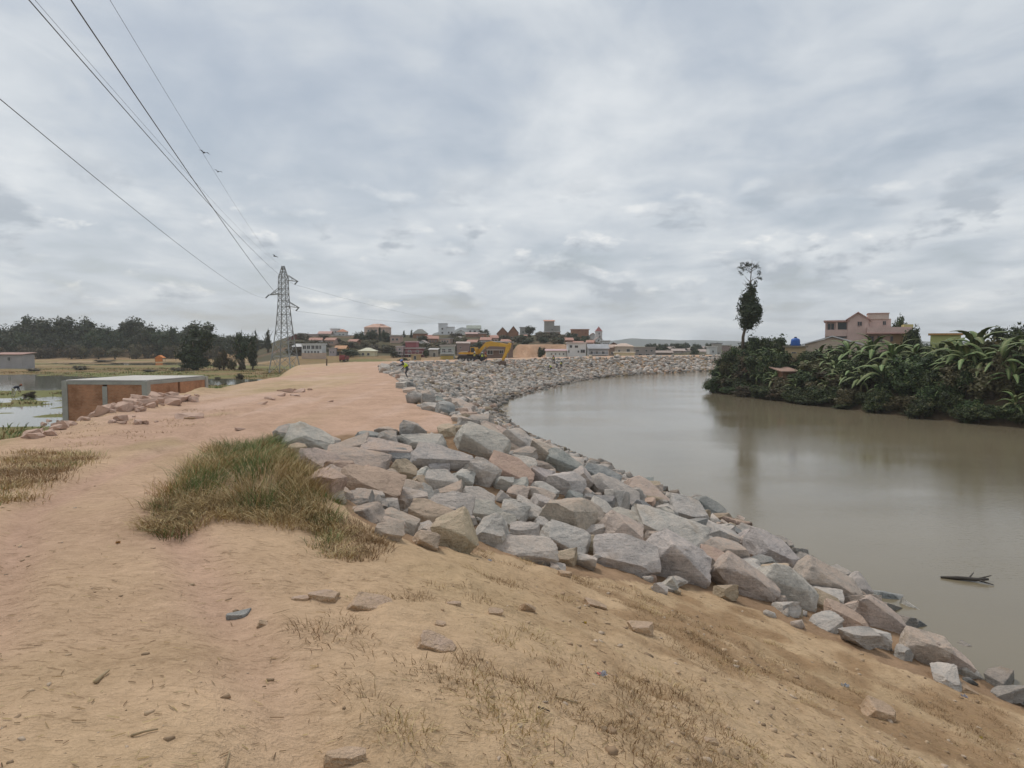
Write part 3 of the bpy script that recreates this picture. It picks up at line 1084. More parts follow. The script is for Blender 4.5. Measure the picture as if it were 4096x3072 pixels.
wire(TIPS['b'], 0, 99, 11.6, 'black overhead conductor running from the lone outer arm of the pylon')
wire(TIPS['c'], 71, 0, 12.2, 'thick overhead conductor running from the lowest arm of the pylon', .013)
wire(TIPS['a'], 29, 0, 13.6, 'overhead conductor running from the topmost arm of the pylon', .013)
wire(TIPS['top'], 35, 0, 15.2, 'thin earth wire strung from the very top of the pylon', .006)
# a lighter line passes higher up on its own poles beyond the frame
pA, pB = at(110, 0, 22), at(276, 262, 150)
mids = [tuple(pA * (1 - t_) + pB * t_ + np.array([0, 0, -2.2 * 4 * t_ * (1 - t_) * .35])) for t_ in np.linspace(-.5, 1.0, 40)]
tag(MB().tube(mids, .007, 5).build('power_line', WIREM, smooth=True), 'faint thin wire with a small marker hanging above the pylon lines', 'cable')
# the lines go on behind the tower, thin against the sky
for nm, tx, lab in (('a', 360, 'thin wire leaving the topmost arm towards the town'), ('c', 372, 'thin wire leaving the lowest arm towards the town')):
    e_ = at(tx + 110, 322, 330)
    s_ = np.array(TIPS[nm])
    pts = [tuple(s_ * (1 - t_) + e_ * t_ + np.array([0, 0, -5 * 4 * t_ * (1 - t_) * .3])) for t_ in np.linspace(0, 1, 24)]
    tag(MB().tube(pts, .016, 5).build('power_line', WIREM, smooth=True), lab, 'cable')


def bird(px, py, d, span, rz, lab):
    p = at(px, py, d)
    m = MB()
    m.tube([(0, -.22, 0), (0, -.1, .03), (0, .1, .03), (0, .26, 0)], [.012, .06, .055, .02], 6)
    h = span / 2
    o = m.build('bird', pmat('dark_feathers', (.05, .05, .055), .8), None, tuple(p), (R(8), R(14), rz), True)
    for s_ in (-1, 1):
        MB().add([(s_ * .03, -.08, .04), (s_ * .03, .10, .04), (s_ * h * .5, .12, .14), (s_ * h * .5, -.04, .15), (s_ * h, -.02, .04),
                  (s_ * .03, -.08, .02), (s_ * .03, .10, .02), (s_ * h * .5, .12, .12), (s_ * h * .5, -.04, .13)],
                 [(0, 1, 2, 3), (3, 2, 4), (5, 8, 7, 6), (8, 4, 7), (0, 3, 8, 5), (3, 4, 8), (1, 6, 7, 2), (2, 7, 4)]).build('wing', pmat('dark_feathers', (.05, .05, .055)), o)
    tag(o, lab, 'bird')


bird(275, 256.5, 90, 1.2, R(70), 'dark bird gliding just above the pylon')
bird(204, 153, 55, .9, R(40), 'dark bird beside the thin wire, the higher of two')
bird(218, 172, 62, .8, R(30), 'dark bird beside the thin wire, the lower of two')

# ================================================================== brick tank beside the road
CONC = pmat('concrete', (.36, .35, .32), .9, .18, 1.2, .4, 30)
SLAB = pmat('pale_concrete', (.52, .49, .45), .9, .12, .8, .3, 30)


def brick_mat(name, c1, c2, mortar, sc):
    if name in MATS:
        return MATS[name]
    m, t, b = new_mat(name)
    tcn = N(t, 'ShaderNodeTexCoord')
    sp = N(t, 'ShaderNodeSeparateXYZ')
    L(t, tcn.outputs['Object'], sp.inputs[0])
    cb = N(t, 'ShaderNodeCombineXYZ')
    L(t, mathn(t, 'ADD', sp.outputs[0], sp.outputs[1]), cb.inputs[0])
    L(t, sp.outputs[2], cb.inputs[1])
    bt = N(t, 'ShaderNodeTexBrick')
    bt.inputs['Scale'].default_value = sc
    bt.inputs['Color1'].default_value = (*c1, 1)
    bt.inputs['Color2'].default_value = (*c2, 1)
    bt.inputs['Mortar'].default_value = (*mortar, 1)
    bt.inputs['Mortar Size'].default_value = .02
    L(t, cb.outputs[0], bt.inputs['Vector'])
    n_ = noise_n(t, tcn.outputs['Object'], .9, 6, .65)
    wash = ramp(t, n_, [(.34, (.70, .66, .62)), (.48, (1, 1, 1)), (.66, (1.2, 1.16, 1.12))])
    L(t, mixc(t, 1.0, bt.outputs['Color'], wash, 'MULTIPLY'), b.inputs['Base Color'])
    b.inputs['Roughness'].default_value = .92
    b.inputs['Specular IOR Level'].default_value = .2
    bn = N(t, 'ShaderNodeBump')
    bn.inputs['Strength'].default_value = .5
    bn.inputs['Distance'].default_value = .015
    bn.invert = True
    L(t, bt.outputs['Fac'], bn.inputs['Height'])
    L(t, bn.outputs[0], b.inputs['Normal'])
    MATS[name] = m
    return m


BRICK = brick_mat('orange_brick', (.47, .235, .135), (.40, .185, .105), (.38, .27, .19), 3.2)


def brick_tank():
    zt = at(146, 381.5, 39.5)[2]
    A = at(66, 381, 39.9)[:2]
    B = at(146, 381.5, 39.5)[:2]
    C_ = at(204.5, 376.6, 45.5)[:2]
    D_ = A + (C_ - B)
    cen = (A + C_) / 2
    z0 = 0.7
    root = empty('brick_tank', (cen[0], cen[1], z0))
    tag(root, 'square orange brick tank with concrete corner posts and pale flat slab top', 'tank')
    hgt = zt - z0
    cs = [A, B, C_, D_]

    def loc(p):
        return (p[0] - cen[0], p[1] - cen[1])
    segs = [(A, B, 2), (B, C_, 2), (C_, D_, 1), (D_, A, 1)]
    for p, q, n_ in segs:
        ang = math.atan2(q[1] - p[1], q[0] - p[0])
        for i in range(n_):
            a_ = p + (q - p) * i / n_
            b_ = p + (q - p) * (i + 1) / n_
            m_ = (a_ + b_) / 2
            MB().box((*loc(m_), (hgt - .18) / 2), (np.linalg.norm(b_ - a_) - .26, .2, hgt - .18), ang).build('brick_panel', BRICK, root)
            if i > 0 and (p is A):
                MB().box((*loc(a_), (hgt - .28) / 2), (.28, .26, hgt - .28), ang).build('post', CONC, root)
        m_ = (p + q) / 2
        MB().box((*loc(m_), hgt - .09), (np.linalg.norm(q - p) - .02, .25, .18), ang).build('ring_beam', CONC, root)
    for p in cs:
        MB().box((*loc(p), hgt / 2 + .01), (.32, .32, hgt + .02), math.atan2(B[1] - A[1], B[0] - A[0])).build('post', CONC, root)
    inn = [np.array(p) * 1.0 for p in cs]
    V_ = [(*loc(p), hgt + .025) for p in inn]
    V_ += [(x_, y_, z_ + .05) for x_, y_, z_ in V_]
    MB().add(V_, [(3, 2, 1, 0), (4, 5, 6, 7), (0, 1, 5, 4), (1, 2, 6, 5), (2, 3, 7, 6), (3, 0, 4, 7)]).build('slab', SLAB, root)


brick_tank()

# clods of pale earth dumped along the road's edge by the tank
EARTHM = pmat('clod_earth', (.50, .345, .265), .97, .22, 2.0, .8, 14)
CLODS = []
for i in range(10):
    me = rock_mesh(400 + i, cuts=1, bevel=.09, amp=.05, n=12)
    me.materials.append(EARTHM)
    CLODS.append(me)
rs = random.Random(5)
LIM = []
for px, py, n_, sp_ in ((150, 398, 34, 9), (160, 399, 22, 9), (140, 402, 20, 9), (128, 406, 18, 10), (100, 409, 24, 10), (80, 415, 24, 10), (60, 424, 14, 9), (172, 400, 16, 8), (190, 397, 8, 6), (35, 432, 8, 10), (118, 418, 14, 26)):
    for _ in range(n_):
        P = hit(px + rs.gauss(0, sp_), py + rs.uniform(-3, 6))
        q = (.12 + .36 * rs.random() ** 1.8) * (1.2 if py < 412 else .8)
        o = link('earth_clod', CLODS[rs.randrange(10)], loc=(P[0], P[1], P[2] + .12 * q), rot=(rs.uniform(-.3, .3), rs.uniform(-.3, .3), rs.uniform(0, 6.3)),
                 scale=(q * rs.uniform(.9, 1.4), q, q * rs.uniform(.55, .85)))
        tag(o, 'pale pink lump of dried earth heaped on the road shoulder before the brick tank', 'clod', 'earth clods along the road shoulder')

for px, py, q in ((286, 392, .5), (292, 391, .35), (300, 392, .45), (296, 396, .3), (281, 396, .4), (270, 399, .3), (310, 390, .25), (262, 404, .25), (189, 418, .55), (240, 430, .2), (330, 402, .18)):
    P = hit(px, py)
    tag(link('earth_clod', CLODS[int(px) % 10], loc=(P[0], P[1], P[2] + .05 * q), rot=(.1, .1, px), scale=(q * 1.6, q, q * .5)), 'flat pink clod of earth lying on the open road surface', 'clod', 'earth clods on the road')
# ================================================================== vegetation
def leaf_mat(name, dark, light, dry=None):
    if name in MATS:
        return MATS[name]
    m, t, b = new_mat(name)
    cn = N(t, 'ShaderNodeVertexColor')
    cn.layer_name = 'Col'
    oi = N(t, 'ShaderNodeObjectInfo')
    sp = N(t, 'ShaderNodeSeparateColor')
    L(t, cn.outputs['Color'], sp.inputs[0])
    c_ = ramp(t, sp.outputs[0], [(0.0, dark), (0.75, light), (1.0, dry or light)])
    hs = N(t, 'ShaderNodeHueSaturation')
    L(t, c_, hs.inputs['Color'])
    L(t, mathn(t, 'ADD', mathn(t, 'MULTIPLY', oi.outputs['Random'], .05), .475), hs.inputs['Hue'])
    L(t, mathn(t, 'ADD', mathn(t, 'MULTIPLY', oi.outputs['Random'], .5), .75), hs.inputs['Value'])
    L(t, hs.outputs[0], b.inputs['Base Color'])
    b.inputs['Roughness'].default_value = .65
    b.inputs['Specular IOR Level'].default_value = .3
    MATS[name] = m
    return m


LEAF = leaf_mat('dark_foliage', (.016, .024, .010), (.052, .074, .026), (.085, .075, .035))
LEAF_B = leaf_mat('bank_foliage', (.012, .019, .008), (.075, .108, .034), (.16, .15, .06))  # wide tone range: foliage highlights and near-black shadows put into the leaf colours
LEAF_S = leaf_mat('dry_scrub_foliage', (.055, .046, .024), (.115, .098, .048), (.17, .11, .06))
BARK = pmat('bark', (.13, .10, .075), .95, .3, 3.0, .6, 20)


def crown_mesh(seed, lobes, nleaf, ls, core=True, droop=0.0):
    """leaf-sized faces gathered into clumps through the crown's volume; unit crown, about 2 wide and 2 high, base at z = 0"""
    rs_ = np.random.default_rng(seed)
    V_, I_, C_ = [], [], []
    o_ = 0
    vol = np.array([l_[3] * l_[4] * l_[5] for l_ in lobes]) ** (2 / 3)
    for l_, w_ in zip(lobes, vol / vol.sum()):
        cx, cy, cz, rx, ry, rz_ = l_
        ncl = max(6, int(nleaf * w_ / 14))
        dirs = rs_.normal(size=(ncl, 3))
        dirs /= np.linalg.norm(dirs, axis=1, keepdims=True)
        rad = rs_.uniform(.55, 1.06, (ncl, 1))
        cl = np.array([cx, cy, cz]) + dirs * rad * np.array([rx, ry, rz_])
        tone = np.clip(.5 + rs_.normal(0, .2, ncl), 0, 1)
        n_ = 14
        p = np.repeat(cl, n_, 0) + rs_.normal(0, ls * 1.1, (ncl * n_, 3))
        nr = np.repeat(dirs, n_, 0) * .6 + rs_.normal(0, .7, (ncl * n_, 3)) + np.array([0, 0, .3])
        nr /= np.linalg.norm(nr, axis=1, keepdims=True)
        t1 = np.cross(nr, rs_.normal(size=nr.shape))
        t1 /= np.linalg.norm(t1, axis=1, keepdims=True) + 1e-9
        t1[:, 2] -= droop
        t2 = np.cross(nr, t1)
        s_ = ls * rs_.uniform(.55, 1.25, (len(p), 1))
        quad = np.stack([p - t1 * s_, p + t2 * s_ * .45, p + t1 * s_, p - t2 * s_ * .45], 1).reshape(-1, 3)
        V_.append(quad)
        I_.append(np.arange(len(quad)) + o_)
        C_.append(np.repeat(np.clip(np.repeat(tone, n_) + rs_.normal(0, .12, len(p)), 0, 1), 4))
        o_ += len(quad)
        if core:       # dark filler blob added inside each lobe so the crown isn't see-through
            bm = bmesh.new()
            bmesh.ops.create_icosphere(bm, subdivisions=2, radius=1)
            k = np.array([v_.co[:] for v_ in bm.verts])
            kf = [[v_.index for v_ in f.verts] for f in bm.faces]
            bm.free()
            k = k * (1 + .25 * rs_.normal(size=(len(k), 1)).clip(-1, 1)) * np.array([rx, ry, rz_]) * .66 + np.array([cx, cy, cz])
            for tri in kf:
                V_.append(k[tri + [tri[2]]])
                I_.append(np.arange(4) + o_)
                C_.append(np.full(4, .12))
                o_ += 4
    V_ = np.concatenate(V_)
    c_ = np.concatenate(C_)
    return np_mesh('crown', V_, 4, np.concatenate(I_), np.stack([c_, c_, c_], 1))


def lobes_round(seed, n=9, flat=1.0):
    r_ = random.Random(seed)
    out = [(0, 0, 1.0, .72, .72, .68 * flat)]
    for i in range(n):
        a_ = i * 2.4 + r_.uniform(-.4, .4)
        q = r_.uniform(.35, .78)
        z_ = r_.uniform(.42, 1.62)
        k = math.sqrt(max(.1, 1 - ((z_ - 1) / 1.0) ** 2))
        out.append((math.cos(a_) * q * k, math.sin(a_) * q * k, z_, r_.uniform(.26, .46), r_.uniform(.26, .46), r_.uniform(.2, .36)))
    return out


CROWNS = {}
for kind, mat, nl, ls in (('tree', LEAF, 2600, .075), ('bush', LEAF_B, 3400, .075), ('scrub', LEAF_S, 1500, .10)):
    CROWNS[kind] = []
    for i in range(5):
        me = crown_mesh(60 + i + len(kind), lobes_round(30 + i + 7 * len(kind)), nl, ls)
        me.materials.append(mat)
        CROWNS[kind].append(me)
cone = []
for i in range(3):
    lb = [(random.uniform(-.08, .08), random.uniform(-.08, .08), .15 + .2 * k, .62 * (1 - k / 9.5), .62 * (1 - k / 9.5), .24) for k in range(9)]
    me = crown_mesh(80 + i, lb, 1500, .08)
    me.materials.append(LEAF)
    cone.append(me)
CROWNS['conifer'] = cone

TRUNKS = []
for i in range(4):
    m = MB()
    r_ = random.Random(i)
    b_ = [(0, 0, 0), (r_.uniform(-.06, .06), r_.uniform(-.06, .06), .5), (r_.uniform(-.1, .1), r_.uniform(-.1, .1), 1.0)]
    m.tube(b_, [.075, .055, .035], 7)
    for k in range(5):
        a_ = k * 1.3 + r_.random()
        s_ = Vector(b_[1]) * (.6 + .1 * k)
        s_.z = .4 + .1 * k
        m.tube([s_, s_ + Vector((math.cos(a_) * .2, math.sin(a_) * .2, .25)), s_ + Vector((math.cos(a_) * .42, math.sin(a_) * .42, .6))], [.035, .022, .008], 5)
    me = m.mesh('trunk')
    me.shade_smooth()
    me.materials.append(BARK)
    TRUNKS.append(me)


def tree(kind, x, y, w, h, label, group=None, cat='tree', name=None, stem=.22, z=None, seed=0):
    """w = crown width, h = full height in metres"""
    r_ = random.Random(seed + int(x * 13 + y * 7))
    z = hz(x, y) if z is None else z
    root = empty(name or {'bush': 'bush', 'scrub': 'shrub', 'conifer': 'conifer_tree'}.get(kind, 'broadleaf_tree'), (x, y, z - .1), r_.uniform(0, 6.3))
    ch = h * (1 - stem)
    sz = 1.8 if kind != 'conifer' else 2.0
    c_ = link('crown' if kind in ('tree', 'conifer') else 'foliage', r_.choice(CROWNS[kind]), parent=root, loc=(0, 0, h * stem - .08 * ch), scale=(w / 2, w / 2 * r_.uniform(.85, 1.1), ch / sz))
    link('trunk' if kind in ('tree', 'conifer') else 'stem', r_.choice(TRUNKS), parent=root, scale=(min(w, h * .8), min(w, h * .8), h * (stem + .42)))
    tag(root, label, cat, group)
    return root


def tree_px(kind, px0, px1, ytop, ybase, d, label, group=None, cat='tree', stem=.22, name=None):
    """a tree that fills a pixel box (full-size photo pixels) at distance d"""
    cx = (px0 + px1) / 8
    b_ = at(cx, ybase / 4, d)
    t_ = at(cx, ytop / 4, d)
    w_ = (px1 - px0) / 4 / F * d
    g_ = hz(b_[0], b_[1])
    base = g_ if g_ <= b_[2] + .6 else b_[2]
    return tree(kind, b_[0], b_[1], w_, t_[2] - base, label, group, cat, name, stem, z=base)


# row of big dark trees beyond the marsh
GL = 'dark dense broadleaf tree in the long row beyond the marsh'
row = [(-60, 60, 1290), (10, 150, 1268), (90, 190, 1262), (150, 270, 1268), (215, 310, 1275), (270, 390, 1266), (350, 430, 1300), (395, 480, 1292), (455, 520, 1310), (480, 575, 1268),
       (540, 625, 1285), (600, 668, 1297), (625, 705, 1288), (690, 770, 1308), (730, 850, 1285), (800, 880, 1325), (860, 930, 1330), (930, 1000, 1335), (1000, 1060, 1345)]
r_ = random.Random(11)
for i, (a_, b_, t_) in enumerate(row):
    tree_px('tree', a_ - 18, b_ + 18, t_, 1403, 268 + r_.uniform(-8, 14), GL, 'row of trees beyond the marsh', stem=.06)
for i in range(16):
    c_ = -30 + i * 62
    tree_px('tree', c_ - 45, c_ + 45, 1335 + r_.uniform(-14, 12), 1404, 262 + r_.uniform(-4, 5), 'lower dark tree filling in the foot of the tree row beyond the marsh', 'lower trees at the foot of the row', stem=.05)
for i in range(14):
    c_ = 10 + i * 66 + r_.uniform(-20, 20)
    tree_px('scrub', c_ - 30, c_ + 30, 1380 + r_.uniform(-8, 8), 1410, 254 + r_.uniform(-3, 3), 'brownish dry shrub along the bank before the tree row', 'dry shrubs before the tree row', 'shrub', .05)
tree_px('tree', 700, 868, 1296, 1482, 140, 'large round-crowned tree standing alone in the marsh', None, stem=.10)
tree_px('tree', 715, 840, 1390, 1486, 139, 'dark low tree under the large lone marsh tree', None, stem=.03)
tree_px('tree', 925, 1030, 1325, 1470, 146, 'green leafy tree between the lone marsh tree and the pylon', None, stem=.2)
tree_px('tree', 985, 1035, 1375, 1482, 141, 'narrow dark ivy-covered tree beside the pylon', None, stem=.05)
tree_px('conifer', 1005, 1042, 1312, 1400, 250, 'pointed dark conifer behind the pylon, the smaller of two')
tree_px('conifer', 1045, 1100, 1310, 1405, 246, 'pointed dark conifer right behind the pylon, the broader of two')
for a_, b_, t_, q in ((850, 905, 1420, 1484), (905, 950, 1430, 1484), (950, 985, 1440, 1486), (868, 920, 1390, 1482)):
    tree_px('scrub', a_, b_, t_, q, 140, 'reddish-brown dry shrub at the foot of the marsh trees', 'dry shrubs among the marsh trees', 'shrub', .05)
for i, (px, py, w_) in enumerate(((150, 372, 3.0), (178, 371, 3), (80, 370, 3), (33, 371, 2.5), (104, 362, 4), (240, 379, 1.2), (218, 380, 1.2), (30, 398, 2.0))):
    P = hit(px, py)
    tree('scrub', P[0], P[1], w_ * P[1] / 140 + .4, .6 + .2 * (i % 3), 'low brown grassy tussock standing in the flooded marsh', 'tussocks in the marsh', 'tussock', name='tussock', stem=.02)

# hillside scrub and trees between the houses
GH = 'olive-brown shrub on the town hillside %s'
for i in range(125):
    px = r_.uniform(288, 604)
    d = r_.uniform(206, 262)
    x = (px - 512) / F * d
    if 0 < x / d < .08 and d < 214:
        continue
    w_ = r_.uniform(2.5, 6)
    tree('scrub' if r_.random() < .75 else 'tree', x, d, w_, min(w_ * r_.uniform(.35, .6), 2.5), GH % ('behind the pylon' if px < 345 else 'below the peach-roofed villa' if px < 412 else 'below the white tower block' if px < 500 else 'around the red earth cut'), 'shrubs on the town hillside', 'shrub', stem=.03, seed=i)
for (a_, b_, t_, q, d, k, lab) in (
        (2092, 2146, 1296, 1345, 275, 'tree', 'round dark tree on the crest above the red earth cut'),
        (1600, 1632, 1318, 1362, 268, 'conifer', 'dark pointed conifer left of the hip-roofed brick house'),
        (1632, 1660, 1314, 1362, 266, 'conifer', 'dark pointed conifer touching the hip-roofed brick house'),
        (1500, 1540, 1298, 1385, 258, 'conifer', 'tall dark conifer before the peach-roofed house on the hill'),
        (1450, 1520, 1306, 1390, 262, 'tree', 'dark tree before the peach-roofed house on the hill'),
        (1400, 1470, 1325, 1395, 250, 'tree', 'dark spreading tree on the slope below the peach-roofed house'),
        (1520, 1575, 1312, 1395, 255, 'tree', 'dark tree to the side of the peach-roofed house'),
        (1915, 1965, 1316, 1350, 288, 'tree', 'dark bushy tree behind the long brick house'),
        (2145, 2184, 1385, 1425, 192, 'tree', 'dark bush at the foot of the red earth cut'),
        (2757, 2800, 1396, 1440, 235, 'tree', 'round grey-green tree by the low town beyond the bend'),
        (1365, 1440, 1390, 1432, 198, 'tree', 'dark tree between the orange house and the cream bungalow'),
        (1585, 1645, 1425, 1462, 150, 'bush', 'dark green bush standing before the maroon house'),
        (1555, 1595, 1395, 1432, 196, 'tree', 'dark tree beside the maroon balconied house'),
        (1690, 1720, 1395, 1435, 196, 'tree', 'dark tree between the maroon house and the small shack'),
        (2320, 2350, 1355, 1385, 232, 'tree', 'small dark tree under the church tower'),
        (2700, 2740, 1412, 1440, 238, 'tree', 'small grey-green tree among far low roofs')):
    tree_px(k, a_, b_, t_, q, d, lab, None, stem=.08)
for i in range(26):
    px = r_.uniform(630, 735)
    d = r_.uniform(250, 420)
    tree('tree', (px - 512) / F * d, d, r_.uniform(3, 6), r_.uniform(2.5, 4.5), 'hazy tree among the roofs of the low town beyond the bend', 'trees among the low town roofs', stem=.08, seed=i)


# ------------------------------------------------------------------ tall slim tree on the right bank
def slim_tree():
    d = 93.0
    b_ = at(743, 337, d)
    gz = hz(b_[0], b_[1])
    root = empty('slim_eucalyptus_tree', (b_[0], b_[1], gz - .1))
    tag(root, 'very tall slim tree with a dense dark column of leaves and wispy top', 'tree')
    k = lambda px, py: (at(px, py, d) - np.array([b_[0], b_[1], gz - .1]))
    ax = [k(743, 380), k(743, 337), k(746, 325), k(748, 305), k(750, 290), k(751, 275), k(752, 264)]
    ax[0][2] = 0
    m = MB().tube([tuple(p) for p in ax], [.26, .2, .18, .14, .09, .06, .02], 8)
    r2 = random.Random(4)
    for i in range(26):
        t_ = r2.uniform(.28, .98)
        z_ = ax[1][2] + (ax[-1][2] - ax[1][2]) * t_
        cx = np.interp(z_, [p[2] for p in ax], [p[0] for p in ax])
        a_ = r2.uniform(0, 6.3)
        ln = r2.uniform(.7, 1.5)
        m.tube([(cx, 0, z_), (cx + math.cos(a_) * ln * .5, math.sin(a_) * ln * .5, z_ + .35), (cx + math.cos(a_) * ln, math.sin(a_) * ln, z_ + .9)], [.05, .03, .01], 5)
    m.build('trunk', BARK, root, smooth=True)
    lb = []
    for (px, py, rx, rz_) in ((748, 326, .95, .6), (749, 321, 1.35, .8), (748, 314, 1.5, .9), (750, 308, 1.55, .9), (749, 302, 1.4, .9), (750, 296, 1.0, .8), (752, 291, .7, .7), (757, 309, .7, 1.0), (744, 312, .6, .9), (757, 316, .6, .7)):
        p = k(px, py)
        lb.append((p[0], p[1] + r2.uniform(-.3, .3), p[2], rx, rx, rz_))
    me = crown_mesh(301, lb, 5200, .16)
    me.materials.append(LEAF)
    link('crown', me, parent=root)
    lb = []
    for (px, py, rx, rz_) in ((741, 266, .5, .35), (746, 264, .45, .3), (751, 265, .5, .3), (756, 267, .45, .3), (759, 271, .25, .4), (742, 271, .25, .4), (759, 279, .35, .2), (753, 283, .4, .5), (748, 287, .5, .5), (744, 269, .35, .3)):
        p = k(px, py)
        lb.append((p[0], p[1] + r2.uniform(-.4, .4), p[2], rx, rx, rz_))
    me = crown_mesh(302, lb, 1000, .10, core=False)
    me.materials.append(LEAF)
    link('wispy_top', me, parent=root)


slim_tree()


# ------------------------------------------------------------------ bananas and shrubs on the right bank
def banana_leaf(seed):
    r2 = random.Random(seed)
    n_ = 16
    V_, C_ = [], []
    ln = 1.0
    for i in range(n_ + 1):
        t_ = i / n_
        x_ = ln * (t_ - .16 * t_ * t_)
        z_ = .60 * t_ - .95 * t_ ** 2.3
        w_ = 0.0 if t_ < .12 else .072 * math.sin(math.pi * min(1, (t_ - .12) / .88) ** .75) ** .7
        for s_ in (-1, 0, 1):
            tear = r2.uniform(.62, 1.05) if s_ else 1
            V_.append((x_, s_ * w_ * tear + .012 * (1 if s_ > 0 else -1 if s_ < 0 else 0), z_ - abs(s_) * (w_ * .55 + r2.uniform(0, .02))))
            C_.append(r2.uniform(.35, .7) if s_ else .95)
    idx = []
    for i in range(n_):
        for s_ in (0, 1):
            a_ = i * 3 + s_
            idx += [a_, a_ + 3, a_ + 4, a_ + 1]
    c_ = np.array(C_)
    me = np_mesh('leaf', np.array(V_), 4, np.array(idx), np.stack([c_] * 3, 1), smooth=True)
    return me


BANANA = leaf_mat('banana_leaf', (.03, .05, .016), (.10, .14, .045), (.25, .265, .11))
BLEAF = [banana_leaf(i) for i in range(6)]
for me in BLEAF:
    me.materials.append(BANANA)
me = MB().tube([(0, 0, 0), (.02, 0, .5), (0, .02, 1)], [.13, .11, .07], 8).mesh('stem')
me.shade_smooth()
me.materials.append(pmat('banana_stem', (.16, .14, .06), .8, .35, 2.0, streak=True))
BSTEM = me


def banana(x, y, h, label, group, seed, z=None, n_=9):
    r2 = random.Random(seed)
    z = hz(x, y) if z is None else z
    root = empty('banana_plant', (x, y, z - .1), r2.uniform(0, 6.3))
    tag(root, label, 'banana plant', group)
    h *= .80
    sh = h * .46
    link('stem', BSTEM, parent=root, scale=(1.2, 1.2, sh))
    for i in range(n_):
        a_ = i * 2.399 + r2.uniform(-.3, .3)
        up = 1 - i / n_
        ln = h * r2.uniform(.44, .62)
        link('leaf', r2.choice(BLEAF), parent=root, loc=(0, 0, sh - .1 * i * .4), rot=(r2.uniform(-.25, .25), -(.1 + 1.05 * up ** 1.3) + r2.uniform(-.1, .15), a_), scale=(ln, ln * 1.25, ln))
    return root


def bank_point(px, d):
    p = at(px, 345, d)
    return p[0], p[1]


LB = ('arching banana plant growing %s', 'banana plants on the far bank')
for i, (px, d, h) in enumerate(((722, 90, 3.6), (738, 88, 4.0), (763, 80, 3.8), (752, 86, 3.2), (809, 76, 4.2), (812, 72, 3.4), (790, 73, 3.4), (835, 72, 4.6), (862, 67, 4.8), (884, 64.5, 6.4), (893, 66, 6.0), (872, 70, 6.4),
                                (907, 63, 5.2), (925, 62, 4.2), (952, 60, 5.0), (968, 58, 6.8), (977, 59, 7.4), (957, 60, 6.4), (985, 57, 6.0), (1003, 55.5, 6.2), (1015, 54, 5.2), (1024, 58, 6.0), (848, 74, 5.6), (940, 64, 5.6), (1040, 54, 6.5), (820, 80, 5.2), (778, 84, 4.6), (730, 91, 4.2), (745, 90, 4.6), (768, 86, 5.0), (776, 79, 4.4), (814, 77, 3.6), (828, 75, 3.8), (842, 70, 4.0), (853, 69, 4.4), (900, 69, 5.6), (915, 66, 5.0), (932, 60.5, 3.6), (945, 58.5, 3.4), (960, 62, 5.8), (992, 60, 5.6), (1010, 60, 6.2), (1018, 52.5, 3.6), (878, 62.5, 3.2), (821, 69.5, 3.0), (860, 73, 5.4))):
    x, y = bank_point(px, d)
    rr_ = float(-pdist(np.array([x]), np.array([y]), Rl)[0])
    if rr_ < .8:
        y += 2.0
        x += 1.5
    banana(x, y, h, LB[0] % ('at the tip of the far bank' if px < 770 else 'below the low white-edged roof' if px < 830 else 'before the pink house' if px < 915 else 'before the lime building' if px < 962 else 'past the lime building'), LB[1], 70 + i, n_=12 + i % 3)
banana(*bank_point(757, 84), 3.2, 'small pale-leaved banana plant beside the brick hut', None, 200)
banana(*bank_point(829, 90), 4.5, 'banana plant rising beside the low white-edged roof', None, 201)
LS = ('dense dark green bush %s %s', 'bushes on the far bank')
r_ = random.Random(9)
cnt = 0
for ring, (off, hmin, hmax, n_) in enumerate(((.35, 1.1, 2.2, 62), (2.4, 1.9, 3.2, 38), (5.5, 2.0, 3.4, 30), (9, 1.6, 2.8, 24))):
    for i in range(n_):
        t_ = (i + r_.uniform(.1, .9)) / n_
        y0 = 48 + t_ * 46
        x0 = float(np.interp(y0, Rl[3:9, 1], Rl[3:9, 0]))
        x = x0 + off + r_.uniform(-.6, .9)
        y = y0 + r_.uniform(-.5, .5)
        if pdist(np.array([x]), np.array([y]), Rl)[0] > (.3 if ring == 0 else -.5):
            continue
        w_ = r_.uniform(2.0, 3.2) if ring == 0 else r_.uniform(2.4, 4.2)
        ppx = 512 + F * x / y
        lowv = .55 if 780 < ppx < 812 and ring > 0 else .8 if 812 <= ppx < 835 and ring > 0 else 1.3 if ppx < 775 and ring in (1, 2) else r_.uniform(.75, 1.25)
        h = lowv * r_.uniform(hmin, hmax) * (1.15 if y < 62 else .95 if y < 74 else 1.2 if ring else .9)
        tree('bush' if r_.random() < .78 else 'scrub', x, y, w_, h, LS[0] % (('overhanging the water', 'just above the waterline', 'amid the greenery', 'behind the greenery')[ring], 'by the tip of the far bank' if y > 80 else 'before the pink house' if y > 63 else 'before the lime building'), LS[1], 'bush', stem=.04, seed=cnt)
        cnt += 1
for i in range(26):          # the greenery goes on along the bank past the frame
    y = 28 + i * .8
    x0 = float(np.interp(y, Rl[1:5, 1], Rl[1:5, 0]))
    tree('bush', x0 + r_.choice((.6, 2.8, 5.5)), y, r_.uniform(2.4, 4), r_.uniform(1.6, 3.8), 'dense dark green bush farther along the bank than the bananas', LS[1], 'bush', stem=.04, seed=900 + i)
